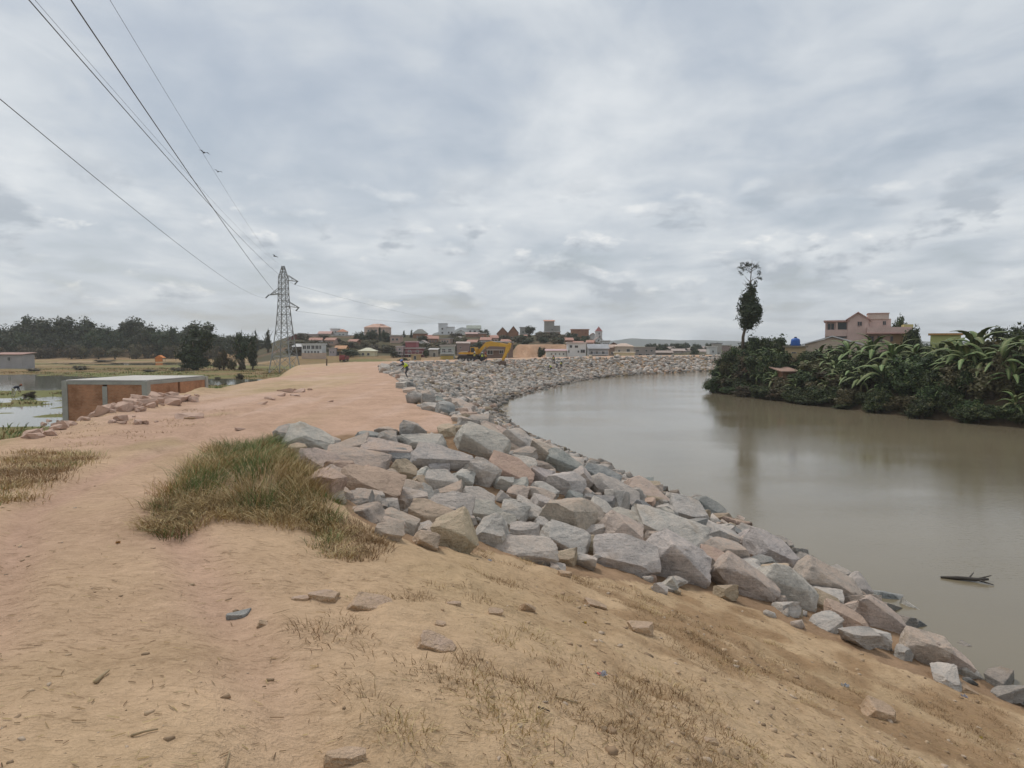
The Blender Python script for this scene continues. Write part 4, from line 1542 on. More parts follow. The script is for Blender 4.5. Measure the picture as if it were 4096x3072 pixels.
for a_, b_, t_, q, d, lab in ((2985, 3160, 1335, 1500, 92, 'tall green bush under the slim tree at the tip of the far bank'), (2900, 3010, 1440, 1560, 90, 'spiky bush leaning over the tip of the far bank'),
                              (3548, 3642, 1238, 1420, 105, 'dark round tree rising behind the pink house'), (3600, 3690, 1300, 1420, 92, 'dark tree between the pink house and the lime building'),
                              (3960, 4120, 1290, 1480, 78, 'dark open tree at the edge of the bananas past the lime building'), (3140, 3220, 1345, 1440, 99, 'bush behind the blue water tank'),
                              (3640, 3740, 1370, 1480, 80, 'dark bush below the lime building'), (4050, 4200, 1300, 1480, 70, 'dark tall tree overtopping the bananas')):
    tree_px('bush', a_, b_, t_, q, d, lab, None, 'bush', stem=.05)
# ================================================================== buildings
def wallm(c):
    return pmat('plaster_%02d_%02d_%02d' % tuple(int(x * 99) for x in c), c, .9, .14, .6, .25, 12)


def roofm(c):
    return pmat('roofing_%02d_%02d_%02d' % tuple(int(x * 99) for x in c), c, .85, .22, .8, .3, 10, streak=True)


PANE = pmat('dark_window_glass', (.035, .04, .045), .15, .3, 2.0, spec=.5)
WFR = {}
fr = MB()
for c_, s_ in (((0, 0, .46), (1, 1, .08)), ((0, 0, -.46), (1, 1, .08)), ((-.46, 0, 0), (.08, 1, .84)), ((.46, 0, 0), (.08, 1, .84)), ((0, 0, 0), (.05, .8, .84))):
    fr.box(c_, s_)
FRAME_ME = fr.mesh('window')
PANE_ME = MB().box((0, .2, 0), (.92, .5, .92)).mesh('pane')
PANE_ME.materials.append(PANE)
FRAME_BY = {}


def add_window(root, x, z, w, h, yf, frc=(.55, .53, .5), name='window'):
    if frc not in FRAME_BY:
        me = FRAME_ME.copy()
        me.materials.append(wallm(frc))
        FRAME_BY[frc] = me
    o = link(name, FRAME_BY[frc], parent=root, loc=(x, yf - .045, z), scale=(w, .12, h))
    link('pane', PANE_ME, parent=o)
    return o


def house(label, rect, d, wall, roof=('gable', (.3, .12, .08), .35), wins=(), depth=None, yaw=0.0, brick=False, cat='house', name='house', extra=(), balcony=None, wf=(.55, .53, .5), found=True):
    """rect = photo pixels x0, x1, top, base; wins = (u, v, w, h) in fractions of the front wall, v from its foot"""
    x0, x1, yt, yb = [q / 4 for q in rect]
    cx = (x0 + x1) / 2
    b_ = at(cx, yb, d)
    t_ = at(cx, yt, d)
    W_ = (x1 - x0) / F * d
    H_ = t_[2] - b_[2]
    D_ = depth or min(max(W_ * .8, 4), 11)
    g_ = min(hz(b_[0], b_[1]), hz(b_[0], b_[1] + D_)) if found else b_[2]
    dz = max(0.0, b_[2] - g_) + .4
    root = empty(name, (b_[0], b_[1], b_[2]), yaw)
    kind, rc, rf = roof
    rh = H_ * rf
    wh = H_ - rh
    wm = brick_mat('house_brick', (.33, .16, .095), (.27, .125, .075), (.28, .20, .15), 2.2) if brick else wallm(wall)
    if kind == 'gablefront':
        poly = [(-W_ / 2, -dz), (W_ / 2, -dz), (W_ / 2, wh), (0, H_ - .08), (-W_ / 2, wh)]
        MB().prism(poly, 0, D_).build('wall', wm, root)
    else:
        MB().box((0, D_ / 2, (wh - dz) / 2), (W_, D_, wh + dz)).build('wall', wm, root)
    ov = .35
    m = MB()
    if kind == 'gable':          # ridge along x
        th = .14
        for s_ in (0, 1):
            ye, yr = (-ov, D_ / 2) if s_ == 0 else (D_ + ov, D_ / 2)
            p = [(-W_ / 2 - ov, ye, wh - .05), (W_ / 2 + ov, ye, wh - .05), (W_ / 2 + ov, yr, H_), (-W_ / 2 - ov, yr, H_)]
            q = [(a_, b2, c2 + th) for a_, b2, c2 in p]
            m.add(p + q, [(0, 3, 2, 1), (4, 5, 6, 7), (0, 1, 5, 4), (1, 2, 6, 5), (2, 3, 7, 6), (3, 0, 4, 7)])
        gm = MB()
        for s_ in (-1, 1):
            gm.add([(s_ * W_ / 2, 0, wh), (s_ * W_ / 2, D_, wh), (s_ * W_ / 2, D_ / 2, H_ - .02), (s_ * (W_ / 2 - .25), 0, wh), (s_ * (W_ / 2 - .25), D_, wh), (s_ * (W_ / 2 - .25), D_ / 2, H_ - .02)],
                   [(0, 1, 2), (5, 4, 3), (0, 2, 5, 3), (1, 4, 5, 2)])
        gm.build('gable', wm, root)
    elif kind == 'gablefront':   # ridge along y
        th = .14
        for s_ in (-1, 1):
            sl_ = rh / (W_ / 2)
            p = [(s_ * (W_ / 2 + ov), -ov, wh - ov * sl_), (0, -ov, H_), (0, D_ + ov, H_), (s_ * (W_ / 2 + ov), D_ + ov, wh - ov * sl_)]
            q = [(a_, b2, c2 + th) for a_, b2, c2 in p]
            m.add(p + q, [(0, 3, 2, 1), (4, 5, 6, 7), (0, 1, 5, 4), (1, 2, 6, 5), (2, 3, 7, 6), (3, 0, 4, 7)])
    elif kind == 'hip':
        k = min(W_, D_) * .42
        p = [(-W_ / 2 - ov, -ov, wh), (W_ / 2 + ov, -ov, wh), (W_ / 2 + ov, D_ + ov, wh), (-W_ / 2 - ov, D_ + ov, wh), (-W_ / 2 + k, D_ / 2, H_), (W_ / 2 - k, D_ / 2, H_)]
        m.add(p, [(0, 3, 2, 1), (0, 1, 5, 4), (1, 2, 5), (2, 3, 4, 5), (3, 0, 4)])
    elif kind == 'shed':
        p = [(-W_ / 2 - ov, -ov, wh), (W_ / 2 + ov, -ov, wh), (W_ / 2 + ov, D_ + ov, H_), (-W_ / 2 - ov, D_ + ov, H_)]
        q = [(a_, b2, c2 + .1) for a_, b2, c2 in p]
        m.add(p + q, [(0, 3, 2, 1), (4, 5, 6, 7), (0, 1, 5, 4), (1, 2, 6, 5), (2, 3, 7, 6), (3, 0, 4, 7)])
    else:                        # flat slab with an overhang
        m.box((0, D_ / 2, wh + max(rh, .18) / 2), (W_ + .5, D_ + .5, max(rh, .18)))
    m.build('roof', roofm(rc), root)
    for wdw in wins:
        u_, v_, w_, h_ = wdw[:4]
        add_window(root, (u_ - .5) * W_, (v_ + h_ / 2) * wh, w_ * W_, h_ * wh, 0.0, wf)
    if balcony:
        for v_, u0, u1 in balcony:
            bo = MB().box(((u0 + u1 - 1) / 2 * W_, -.6, v_ * wh), ((u1 - u0) * W_, 1.2, .18)).build('balcony', wallm((.60, .57, .55)), root)
            rl = MB().box(((u0 + u1 - 1) / 2 * W_, -1.15, v_ * wh + .92), ((u1 - u0) * W_, .06, .08))
            n_ = max(3, int((u1 - u0) * W_ / .9))
            for i in range(n_ + 1):
                rl.box(((u0 - .5) * W_ + (u1 - u0) * W_ * i / n_, -1.15, v_ * wh + .5), (.05, .05, .82))
            rl.build('railing', wallm((.60, .57, .55)), bo)
    for nm, u0, u1, v0, v1, y0, y1, c_ in extra:     # further blocks, in wall fractions and metres of depth
        MB().box(((u0 + u1 - 1) / 2 * W_, (y0 + y1) / 2, (v0 + v1) / 2 * wh), ((u1 - u0) * W_, y1 - y0, (v1 - v0) * wh)).build(nm, wallm(c_), root)
    tag(root, label, cat)
    return root


def row_w(n, v, w, h, u0=.1, u1=.9):
    return [(u0 + (u1 - u0) * (i + .5) / n, v, w, h) for i in range(n)]


WHITE, CREAM, PEACH = (.66, .65, .63), (.62, .55, .36), (.58, .42, .34)
RED_R, GREY_R, ORG_R = (.30, .10, .08), (.28, .28, .27), (.42, .20, .13)
# --- upper rows on the hill
house('maroon house with a white-edged gable behind the pylon', (1150, 1216, 1336, 1385), 262, (.22, .09, .085), ('gablefront', (.45, .40, .38), .4), [(.35, .2, .14, .3), (.68, .2, .14, .3)], yaw=.15)
house('white house under a dark brown roof behind the pylon', (1216, 1268, 1337, 1368), 270, WHITE, ('gable', (.10, .07, .06), .5), row_w(3, .15, .14, .5))
house('low house with a faded pink roof on the hill ridge', (1274, 1322, 1326, 1345), 292, (.5, .42, .36), ('gable', (.48, .30, .26), .5), row_w(3, .1, .12, .5))
house('tall white block on the hill ridge beside an orange-roofed house', (1322, 1352, 1314, 1350), 296, WHITE, ('flat', (.6, .6, .6), .05), [(.3, .55, .18, .2), (.7, .55, .18, .2), (.5, .15, .2, .2)])
house('white house with a faded orange hip roof on the ridge', (1348, 1384, 1316, 1348), 290, WHITE, ('hip', ORG_R, .35), row_w(2, .25, .2, .35))
house('white terraced house with a long balcony below the ridge', (1328, 1398, 1340, 1366), 272, WHITE, ('flat', (.55, .53, .5), .1), row_w(4, .3, .12, .4), balcony=[(.25, 0, 1)])
house('large peach-roofed villa on top of the hill behind dark trees', (1457, 1552, 1294, 1335), 292, (.60, .44, .36), ('hip', (.52, .33, .25), .38), row_w(5, .3, .08, .35), extra=[('dormer', .62, .78, 1.0, 1.5, 2, 6, (.58, .36, .32))])
house('brick house with a grey hip roof and two small windows', (1651, 1706, 1316, 1360), 264, (.42, .27, .17), ('hip', (.20, .20, .18), .42), [(.33, .35, .1, .28), (.72, .35, .1, .28)], brick=True)
house('small low house wall beside the grey hip-roofed brick house', (1704, 1722, 1340, 1362), 262, (.40, .28, .24), ('shed', (.36, .16, .13), .2), [(.5, .3, .3, .35)])
house('tall white stepped block with a tower-like left part', (1786, 1816, 1307, 1352), 286, (.68, .68, .68), ('flat', (.62, .62, .62), .04), [(.3, .42, .2, .17), (.72, .42, .2, .17), (.5, .1, .2, .17)])
house('tall narrow white tower block, tallest white building on the hill', (1754, 1788, 1293, 1352), 287, (.70, .70, .70), ('flat', (.64, .64, .64), .03), [(.46, .58, .2, .13), (.46, .30, .2, .13), (.46, .06, .2, .13)])
house('small white gabled house with two dark windows on the hill', (1823, 1867, 1320, 1351), 284, WHITE, ('gablefront', (.55, .52, .48), .38), [(.3, .25, .16, .4), (.66, .25, .16, .4)])
house('white house with a grey-green gable roof above the brick row', (1868, 1920, 1302, 1340), 290, WHITE, ('gable', (.30, .32, .27), .35), [(.25, .4, .16, .35), (.6, .4, .2, .35)])
house('long low brick house with a pink tin edge on the hill crest', (1863, 1916, 1330, 1362), 268, (.40, .22, .14), ('gable', (.42, .28, .25), .2), [(.2, .3, .1, .3), (.75, .3, .1, .3)], brick=True)
house('low brick annex under a pale flat roof beside the long brick house', (1914, 1945, 1331, 1358), 267, (.42, .26, .18), ('flat', (.52, .50, .47), .12), [(.5, .3, .2, .35)], brick=True)
house('brick house with a steep pale gable, first of the steep pair', (1988, 2033, 1309, 1360), 262, (.36, .2, .13), ('gablefront', (.40, .38, .34), .48), [(.3, .2, .14, .35), (.68, .2, .14, .35)], brick=True)
house('brick house with a steep dark gable, second of the steep pair', (2033, 2074, 1305, 1362), 260, (.34, .19, .12), ('gablefront', (.22, .17, .14), .45), [(.35, .2, .16, .3), (.7, .2, .14, .3)], brick=True)
house('grey box-like house half hidden by the round crest tree', (2080, 2110, 1308, 1348), 284, (.34, .32, .29), ('flat', (.36, .34, .32), .06), [(.4, .4, .2, .25)])
house('small white gabled house just behind the round crest tree', (2144, 2176, 1325, 1350), 286, WHITE, ('gablefront', (.50, .46, .42), .35), [(.6, .3, .18, .4)])
house('tall plain grey building with an orange roof edge, highest on the hill', (2178, 2217, 1279, 1345), 280, (.33, .31, .28), ('shed', (.45, .25, .18), .10), [(.78, .38, .14, .12)], extra=[('side_wing', 1.0, 1.62, 0.0, .72, 1.0, 7, (.36, .34, .31))])
house('orange-red house with a flat pale roof under the tall grey building', (2184, 2240, 1325, 1366), 262, (.42, .19, .12), ('flat', (.50, .46, .42), .10), [(.55, .35, .1, .3), (.8, .35, .1, .3)], extra=[('side_wing', 1.0, 1.3, 0, .75, 1, 6, (.36, .2, .15))])
house('tiny white gabled house with one dark window by the big brick block', (2257, 2286, 1328, 1357), 262, (.70, .70, .69), ('gablefront', (.5, .48, .45), .4), [(.5, .3, .2, .4)])
house('big unplastered brick block beside the church', (2287, 2355, 1316, 1372), 266, (.36, .21, .14), ('flat', (.42, .24, .18), .06), [(.3, .55, .12, .16), (.7, .25, .12, .2)], brick=True, extra=[('porch', 0.02, .42, 0, .35, -1.5, 0.05, (.48, .44, .40))])
house('white house with a brown half gable next to the church tower', (2355, 2390, 1333, 1368), 264, WHITE, ('gablefront', (.33, .24, .20), .4), [(.5, .3, .3, .2)])


def church():
    d = 258.0
    b_ = at(599.7, 1372 / 4, d)
    root = empty('church', (b_[0], b_[1], b_[2]))
    px = d / F / 4
    wm = wallm((.60, .56, .53))
    tz = 46 * px
    MB().box((0, 3.4, tz / 2 - .6), (26 * px, 26 * px, tz + 1.2)).build('tower', wm, root)
    MB().box((0, 3.4, tz + .06), (30 * px, 30 * px, .16)).build('cornice', wallm((.62, .58, .54)), root)
    a_ = 14 * px
    MB().add([(-a_, 3.4 - a_, tz + .15), (a_, 3.4 - a_, tz + .15), (a_, 3.4 + a_, tz + .15), (-a_, 3.4 + a_, tz + .15), (0, 3.4, tz + 21 * px)], [(0, 3, 2, 1), (0, 1, 4), (1, 2, 4), (2, 3, 4), (3, 0, 4)]).build('spire', roofm((.34, .13, .12)), root)
    add_window(root, .05, tz - 8 * px, .45, .75, 3.4 - 13 * px)
    add_window(root, .3, tz - 20 * px, .45, .75, 3.4 - 13 * px)
    w_ = 29 * px
    MB().prism([(-w_ / 2 - .7, -1.5), (w_ / 2 - .7, -1.5), (w_ / 2 - .7, 13 * px), (-.7, 22 * px), (-w_ / 2 - .7, 13 * px)], -3.0, 1.8).build('nave', wallm((.66, .65, .62)), root)
    rm = MB()
    for s_ in (-1, 1):
        p = [(-.7 + s_ * (w_ / 2 + .15), -3.2, 12.2 * px), (-.7, -3.2, 22.3 * px), (-.7, 1.8, 22.3 * px), (-.7 + s_ * (w_ / 2 + .15), 1.8, 12.2 * px)]
        rm.add(p + [(x_, y_, z_ + .08) for x_, y_, z_ in p], [(0, 3, 2, 1), (4, 5, 6, 7), (0, 1, 5, 4), (1, 2, 6, 5), (2, 3, 7, 6), (3, 0, 4, 7)])
    rm.build('roof', roofm((.40, .30, .27)), root)
    add_window(root, -.7, 10 * px, .5, .7, -3.0)
    tag(root, 'church with a square tower and red pointed spire on the hill', 'church')


church()
# --- lower row at the foot of the hill
house('white modern house with a long band of dark glazing above the beige wall', (1207, 1288, 1374, 1416), 205, (.66, .66, .64), ('flat', (.68, .68, .66), .10), [(.14, .5, .18, .42), (.34, .5, .18, .42), (.56, .5, .18, .42), (.76, .5, .18, .42), (.92, .5, .1, .42)] + row_w(5, .05, .1, .3), wf=(.66, .66, .64))
house('grey lean-to with a sloping tin roof beside the white modern house', (1172, 1206, 1376, 1416), 206, (.13, .11, .10), ('shed', (.50, .49, .48), .3), [(.5, .2, .3, .4)])
house('small mauve-white house beside the orange house', (1316, 1342, 1391, 1424), 204, (.46, .40, .40), ('flat', (.40, .36, .35), .08), [(.3, .35, .18, .3), (.7, .35, .18, .3)])
house('small orange house with dark doorway at the foot of the hill', (1341, 1380, 1384, 1424), 206, (.50, .33, .15), ('gable', (.48, .26, .14), .3), [(.3, .05, .2, .6), (.7, .3, .2, .35)])
house('cream bungalow with a pale hip roof and two windows', (1435, 1499, 1391, 1428), 200, (.66, .60, .40), ('hip', (.58, .55, .42), .36), [(.27, .25, .15, .45), (.60, .25, .15, .45)])
house('maroon house with white balconies and a stepped top storey', (1620, 1692, 1391, 1434), 198, (.20, .065, .07), ('flat', (.58, .52, .50), .07), [(.25, .62, .14, .24), (.7, .62, .14, .24), (.3, .1, .2, .3), (.75, .1, .2, .3)], balcony=[(.42, 0, 1)], extra=[('top_storey', 0.0, .62, 1.1, 1.62, 1, 6, (.30, .10, .11)), ('top_slab', -.03, .65, 1.62, 1.74, .7, 6.3, (.56, .40, .40))])
house('narrow pinkish three-storey house attached to the maroon house', (1586, 1614, 1384, 1434), 198, (.42, .30, .29), ('flat', (.62, .58, .56), .05), [(.5, .7, .4, .16), (.5, .4, .4, .16), (.5, .08, .4, .2)], balcony=[(.62, 0, 1), (.32, 0, 1)])
house('low ochre wall with a gate before the maroon house', (1645, 1682, 1417, 1440), 188, (.48, .34, .18), ('flat', (.45, .36, .24), .08), [(.4, .02, .3, .8)], depth=1.2, cat='wall', name='wall_gate')
house('small pale shack with a tin roof between dark trees', (1717, 1748, 1394, 1434), 200, (.44, .40, .34), ('shed', (.48, .46, .44), .14), [(.65, .1, .3, .6)])
house('two-storey grey-green shop with a yellow ground-floor front', (1762, 1816, 1379, 1440), 192, (.40, .42, .38), ('flat', (.44, .40, .37), .10), [(.25, .55, .28, .28), (.7, .55, .28, .28)], balcony=[(.45, 0, 1)], extra=[('yellow_front', .02, .96, .0, .30, -.35, .02, (.58, .42, .12))])
house('bare mauve-brown gabled house behind the excavator', (1828, 1876, 1368, 1416), 205, (.30, .22, .20), ('gable', (.42, .34, .30), .12), [(.3, .5, .12, .2)])
house('rust-roofed workshop shed seen under the excavator boom', (1930, 2052, 1366, 1440), 190, (.22, .15, .12), ('flat', (.30, .29, .29), .05), [(.25, .3, .2, .3), (.62, .35, .14, .25)], extra=[('awning', .1, .7, .55, .6, -1.6, .05, (.42, .36, .32))])
house('long low white building with two rows of small square windows', (2186, 2266, 1398, 1440), 184, (.68, .68, .64), ('gable', (.50, .36, .36), .14), row_w(4, .58, .075, .17, .15, .95) + row_w(3, .16, .06, .14, .25, .95))
house('white three-storey house with a pinkish upper edge behind the riprap', (2271, 2344, 1369, 1442), 182, (.60, .61, .61), ('flat', (.56, .48, .45), .06), [(.17, .74, .14, .16), (.47, .74, .18, .14), (.82, .44, .26, .2), (.58, .46, .09, .12), (.44, .06, .22, .13), (.06, .44, .06, .16)], wf=(.36, .36, .36))
house('grey two-storey house with full-width balconies and a double gable', (2355, 2432, 1378, 1440), 186, (.33, .34, .35), ('gable', (.36, .36, .37), .28), [(.15, .52, .12, .34), (.42, .52, .12, .34), (.75, .52, .16, .34), (.2, .05, .2, .3), (.55, .05, .2, .3), (.85, .05, .15, .3)], balcony=[(.46, 0, 1), (.02, 0, 1)])
house('beige house with a rounded gable behind the pale yellow house', (2462, 2534, 1373, 1418), 204, (.50, .42, .34), ('hip', (.54, .42, .34), .28), [(.2, .3, .12, .3), (.7, .3, .2, .4)])
house('small ochre house between the grey balconied house and the beige one', (2434, 2463, 1380, 1436), 206, (.36, .26, .20), ('gable', (.46, .34, .27), .2), [(.5, .4, .3, .25)])
house('pale yellow single-storey house with three small windows', (2464, 2538, 1408, 1440), 190, (.64, .57, .36), ('flat', (.60, .54, .42), .14), [(.24, .35, .1, .35), (.52, .45, .06, .2), (.78, .35, .1, .35)])
house('long grey unfinished building with dark openings', (2540, 2622, 1388, 1432), 212, (.36, .31, .28), ('flat', (.40, .35, .31), .05), [(.12, .60, .15, .2), (.55, .6, .1, .2), (.80, .6, .12, .2), (.25, .18, .18, .22), (.62, .18, .2, .22)])
house('low brown house past the long grey building', (2622, 2690, 1404, 1434), 222, (.30, .24, .20), ('gable', (.34, .27, .23), .25), row_w(3, .3, .12, .3))
for i, (a_, b_, t_, q, d, c_) in enumerate(((2660, 2700, 1388, 1412, 300, (.40, .34, .30)), (2690, 2740, 1396, 1420, 280, (.46, .38, .33)), (2740, 2765, 1394, 1418, 320, (.50, .46, .42)), (2796, 2842, 1398, 1424, 300, (.42, .36, .33)),
                                            (2600, 2640, 1380, 1398, 360, (.42, .33, .28)), (2720, 2750, 1383, 1400, 380, (.5, .46, .42)), (2640, 2668, 1394, 1414, 290, (.38, .30, .27)), (2790, 2830, 1386, 1402, 380, (.44, .40, .37)))):
    house('hazy small house in the low town beyond the river bend', (a_, b_, t_, q), d, c_, ('gable', (.42, .34, .30), .35), row_w(2, .3, .14, .3))['group'] = 'small houses of the far low town'
house('white house with a dark square window beside the tip of the far bank', (2838, 2868, 1385, 1442), 238, (.58, .57, .54), ('flat', (.60, .57, .52), .06), [(.45, .58, .2, .18)])
house('taller beige block with a dark overhanging roof beyond the tip', (2858, 2886, 1372, 1442), 244, (.42, .38, .33), ('flat', (.22, .22, .22), .05), [(.6, .3, .2, .2)])
house('brown house with a pale roof edge beyond the tip', (2884, 2922, 1380, 1444), 246, (.34, .25, .22), ('flat', (.50, .46, .40), .05), [(.35, .25, .3, .2)])
house('long beige house with a cream parapet half hidden by the tip', (2912, 2985, 1385, 1444), 250, (.42, .34, .27), ('flat', (.60, .56, .44), .08), [(.2, .3, .1, .25)])
# more houses stepping up the slope between the two rows
r_ = random.Random(17)
MID = [(1240, 1285, 1352, 1378, 240, 0), (1300, 1338, 1352, 1380, 244, 1), (1392, 1425, 1358, 1384, 240, 2), (1560, 1600, 1342, 1372, 250, 1), (1668, 1705, 1362, 1390, 236, 0), (1712, 1752, 1345, 1375, 250, 2),
       (1760, 1800, 1352, 1378, 246, 1), (1815, 1850, 1346, 1376, 252, 0), (1868, 1905, 1360, 1388, 238, 2), (1922, 1962, 1350, 1380, 246, 0), (1965, 1992, 1342, 1372, 252, 1), (2005, 2040, 1358, 1386, 236, 2),
       (2078, 2106, 1340, 1366, 250, 0), (2240, 2262, 1345, 1372, 240, 1), (2262, 2292, 1352, 1380, 232, 2), (2300, 2336, 1366, 1392, 222, 0), (2346, 2372, 1362, 1388, 226, 1), (2408, 2440, 1362, 1390, 236, 0), (2440, 2470, 1370, 1394, 240, 2)]
for i, (a_, b_, t_, q, d, k) in enumerate(MID):
    c_, nm = (((.68, .67, .65), 'white'), ((.52, .36, .29), 'salmon'), ((.36, .2, .13), 'brick'))[k]
    rk = (('gable', (.40, .22, .17), .35), ('flat', (.50, .46, .43), .10), ('gablefront', (.30, .25, .23), .36))[(i * 2 + k) % 3]
    nw = r_.choice((2, 3))
    o_ = house('small %s house with a %s stepping up the middle of the town slope' % (nm, {'gable': 'rust-red roof', 'flat': 'flat roof', 'gablefront': 'dark gable'}[rk[0]]), (a_, b_, t_, q), d, c_, rk, row_w(nw, .35, .5 / nw, .36), brick=(k == 2), yaw=r_.uniform(-.25, .25))
    o_['group'] = 'small houses on the town slope'
# beige yard wall before the white modern house
p0, p1 = at(1207 / 4, 1424 / 4, 192), at(1305 / 4, 1424 / 4, 192)
g_ = hz((p0[0] + p1[0]) / 2, 192)
zt_ = at(310, 1412 / 4, 192)[2]
wl = MB().box(((p0[0] + p1[0]) / 2, 192, (zt_ + g_ - .5) / 2), (p1[0] - p0[0], .3, zt_ - g_ + .5)).build('yard_wall', wallm((.50, .38, .30)))
tag(wl, 'plain beige yard wall before the white modern house', 'wall')

# --- right bank
PINK = (.60, .44, .385)


def pink_house():
    d = 100.0
    k = d / F / 4
    b_ = at(3440 / 4, 345, d)
    gz = hz(b_[0], b_[1])
    root = empty('pink_house', (b_[0], b_[1], gz), R(-25))
    Z = lambda ypx: at(860, ypx / 4, d)[2] - gz
    X = lambda xpx: (xpx - 3440) * k
    wm, tr = wallm(PINK), roofm((.50, .30, .26))

    def blk(nm, xa, xb, yt, yb, y0, y1, mat, par=root):
        za, zb = Z(yb), Z(yt)
        return MB().box(((X(xa) + X(xb)) / 2, (y0 + y1) / 2, (za + zb) / 2), (X(xb) - X(xa), y1 - y0, zb - za)).build(nm, mat, par)
    base = 1430
    zb = -.3
    MB().prism([(X(3394), zb), (X(3469), zb), (X(3469), Z(1277)), (X(3436), Z(1252)), (X(3425), Z(1252)), (X(3394), Z(1277))], 0, 8).build('gable_wall', wm, root)
    rm = MB()
    for s_, xe in ((-1, 3386), (1, 3477)):
        p = [(X(xe), -.3, Z(1282)), (X(3430), -.3, Z(1251)), (X(3430), 8.2, Z(1251)), (X(xe), 8.2, Z(1282))]
        rm.add(p + [(a_, b2, c2 + .14) for a_, b2, c2 in p], [(0, 3, 2, 1), (4, 5, 6, 7), (0, 1, 5, 4), (1, 2, 6, 5), (2, 3, 7, 6), (3, 0, 4, 7)])
    rm.build('gable_roof', tr, root)
    # left wing: two loggias
    MB().box(((X(3311) + X(3394)) / 2, 3.4, Z(1284) / 2), (X(3394) - X(3311), 6, Z(1284) - .0)).build('left_wing', wm, root)
    blk('left_roof_slab', 3305, 3400, 1280, 1286, -.1, 6.8, tr)
    blk('loggia_wall', 3311, 3394, 1318, 1344, .1, .42, wm)
    blk('pillar', 3311, 3316, 1286, 1318, .1, .42, wm)
    blk('pillar', 3350, 3357, 1286, 1318, .1, .42, wm)
    blk('loggia_opening', 3358, 3390, 1290, 1317, .34, .45, PANE)
    blk('lower_opening', 3322, 3390, 1345, 1352, .34, .45, PANE)
    add_window(root, X(3332), Z(1308), 1.0, 1.3, .4, (.5, .36, .32))
    add_window(root, X(3437), Z(1295), 18 * k, 19 * k, 0, (.5, .36, .32))
    # right part with terrace and balcony
    blk('right_wing', 3469, 3548, 1276, base, .5, 7, wm)
    blk('parapet', 3466, 3540, 1254, 1277, .35, 6, wallm((.62, .50, .43)))
    blk('coping', 3464, 3542, 1252.5, 1255, .2, 6.2, tr)
    blk('balcony', 3464, 3617, 1310, 1332, -1.2, .6, wm)
    blk('balcony_slab', 3462, 3619, 1332, 1336, -1.35, .8, tr)
    blk('ochre_end', 3590, 3622, 1300, base, -.9, 4, wallm((.55, .48, .22)))
    blk('side_wing', 3548, 3600, 1336, base, .6, 6, wallm((.52, .36, .22)))
    add_window(root, X(3525), Z(1293), 12 * k, 18 * k, .5, (.5, .4, .36))
    for xa in (3480, 3511):
        add_window(root, X(xa), Z(1356), 20 * k, 26 * k, .5, (.4, .3, .26))
    add_window(root, X(3552), Z(1356), 10 * k, 22 * k, .6, (.4, .3, .26))
    tag(root, 'pink two-storey house with a central gable, loggias and balcony on the far bank', 'house')


pink_house()
house('low pinkish house with white-edged shallow gable before the pink house', (3226, 3430, 1347, 1420), 88, (.58, .46, .36), ('gablefront', (.66, .64, .62), .42), [(.66, .62, .12, .35)], depth=7, yaw=-.40)
sh = house('narrow tan pump house with a flat slab under the blue tank', (3142, 3219, 1383, 1452), 82, (.48, .36, .22), ('flat', (.26, .22, .17), .09), [(.43, .62, .22, .08)], depth=2.2, name='pump_house', yaw=-.36)
tk = at(3181.5 / 4, 1382 / 4, 83)
BLUE = pmat('blue_plastic', (.035, .12, .40), .45, .15, 2.0)
px_ = 83 / F / 4
tank = MB().tube([(0, 0, 0), (0, 0, .06), (0, 0, 24 * px_), (0, 0, 27 * px_), (0, 0, 31 * px_)], [17 * px_, 18 * px_, 16.5 * px_, 14 * px_, 5 * px_], 16).build('water_tank', BLUE, None, (tk[0], tk[1], tk[2] - .02), smooth=True)
for z_ in (6, 12, 18):
    MB().tube([(0, 0, z_ * px_ - .03), (0, 0, z_ * px_ + .03)], [18.3 * px_] * 2, 16).build('rib', BLUE, tank)
MB().tube([(0, 0, 30 * px_), (0, 0, 35 * px_)], [5.5 * px_, 5 * px_], 10).build('lid', pmat('black_lid', (.04, .04, .04)), tank)
tag(tank, 'blue plastic water tank with a black lid on the pump house roof', 'tank')
house('tiny red brick hut with a lean-to roof on the far bank', (3128, 3184, 1473, 1522), 78, (.36, .15, .09), ('shed', (.34, .22, .17), .30), [], depth=2.0, brick=True, name='brick_hut', yaw=.15)
house('lime yellow building with an orange roof slab and slit windows', (3728, 3832, 1333, 1420), 84, (.42, .44, .17), ('flat', (.50, .28, .10), .08), [(.5, .62, .16, .07), (.2, .30, .16, .06), (.5, .30, .2, .06)], depth=5, yaw=-.53)
rb_ = at(3900 / 4, 1420 / 4, 90)
house('mauve-brown house behind bananas past the lime building', (3960, 4096, 1380, 1450), 92, (.26, .15, .14), ('gable', (.30, .18, .15), .3), [(.4, .3, .1, .3)])

# ------------------------------------------------------------------ left edge odds and ends
ls_ = house('low grey block shed with a rusty tin roof at the edge of the marsh', (-40, 88, 1412, 1447), 150, (.36, .34, .34), ('shed', (.36, .22, .18), .2), [(.6, .1, .1, .6)], depth=4)
p = at(641 / 4, 1430 / 4, 215)
st = empty('orange_tarp_stall', (p[0], p[1], hz(p[0], p[1])))
tz = p[2] - st.location.z
for sx in (-1, 1):
    for sy in (-1, 1):
        MB().tube([(sx * 1.1, sy * .8, 0), (sx * 1.1, sy * .8, max(tz, 1.2))], .05, 6).build('pole', BARK, st)
MB().prism([(-1.3, max(tz, 1.2) - .1), (1.3, max(tz, 1.2) - .1), (0, max(tz, 1.2) + .7)], -1.0, 1.0).build('tarp', pmat('orange_tarp', (.62, .20, .035), .7, .15), st)
MB().box((0, -.8, max(tz, 1.2) / 2), (2.2, .04, max(tz, 1.2))).build('front_cloth', pmat('orange_tarp', (.62, .20, .035)), st)
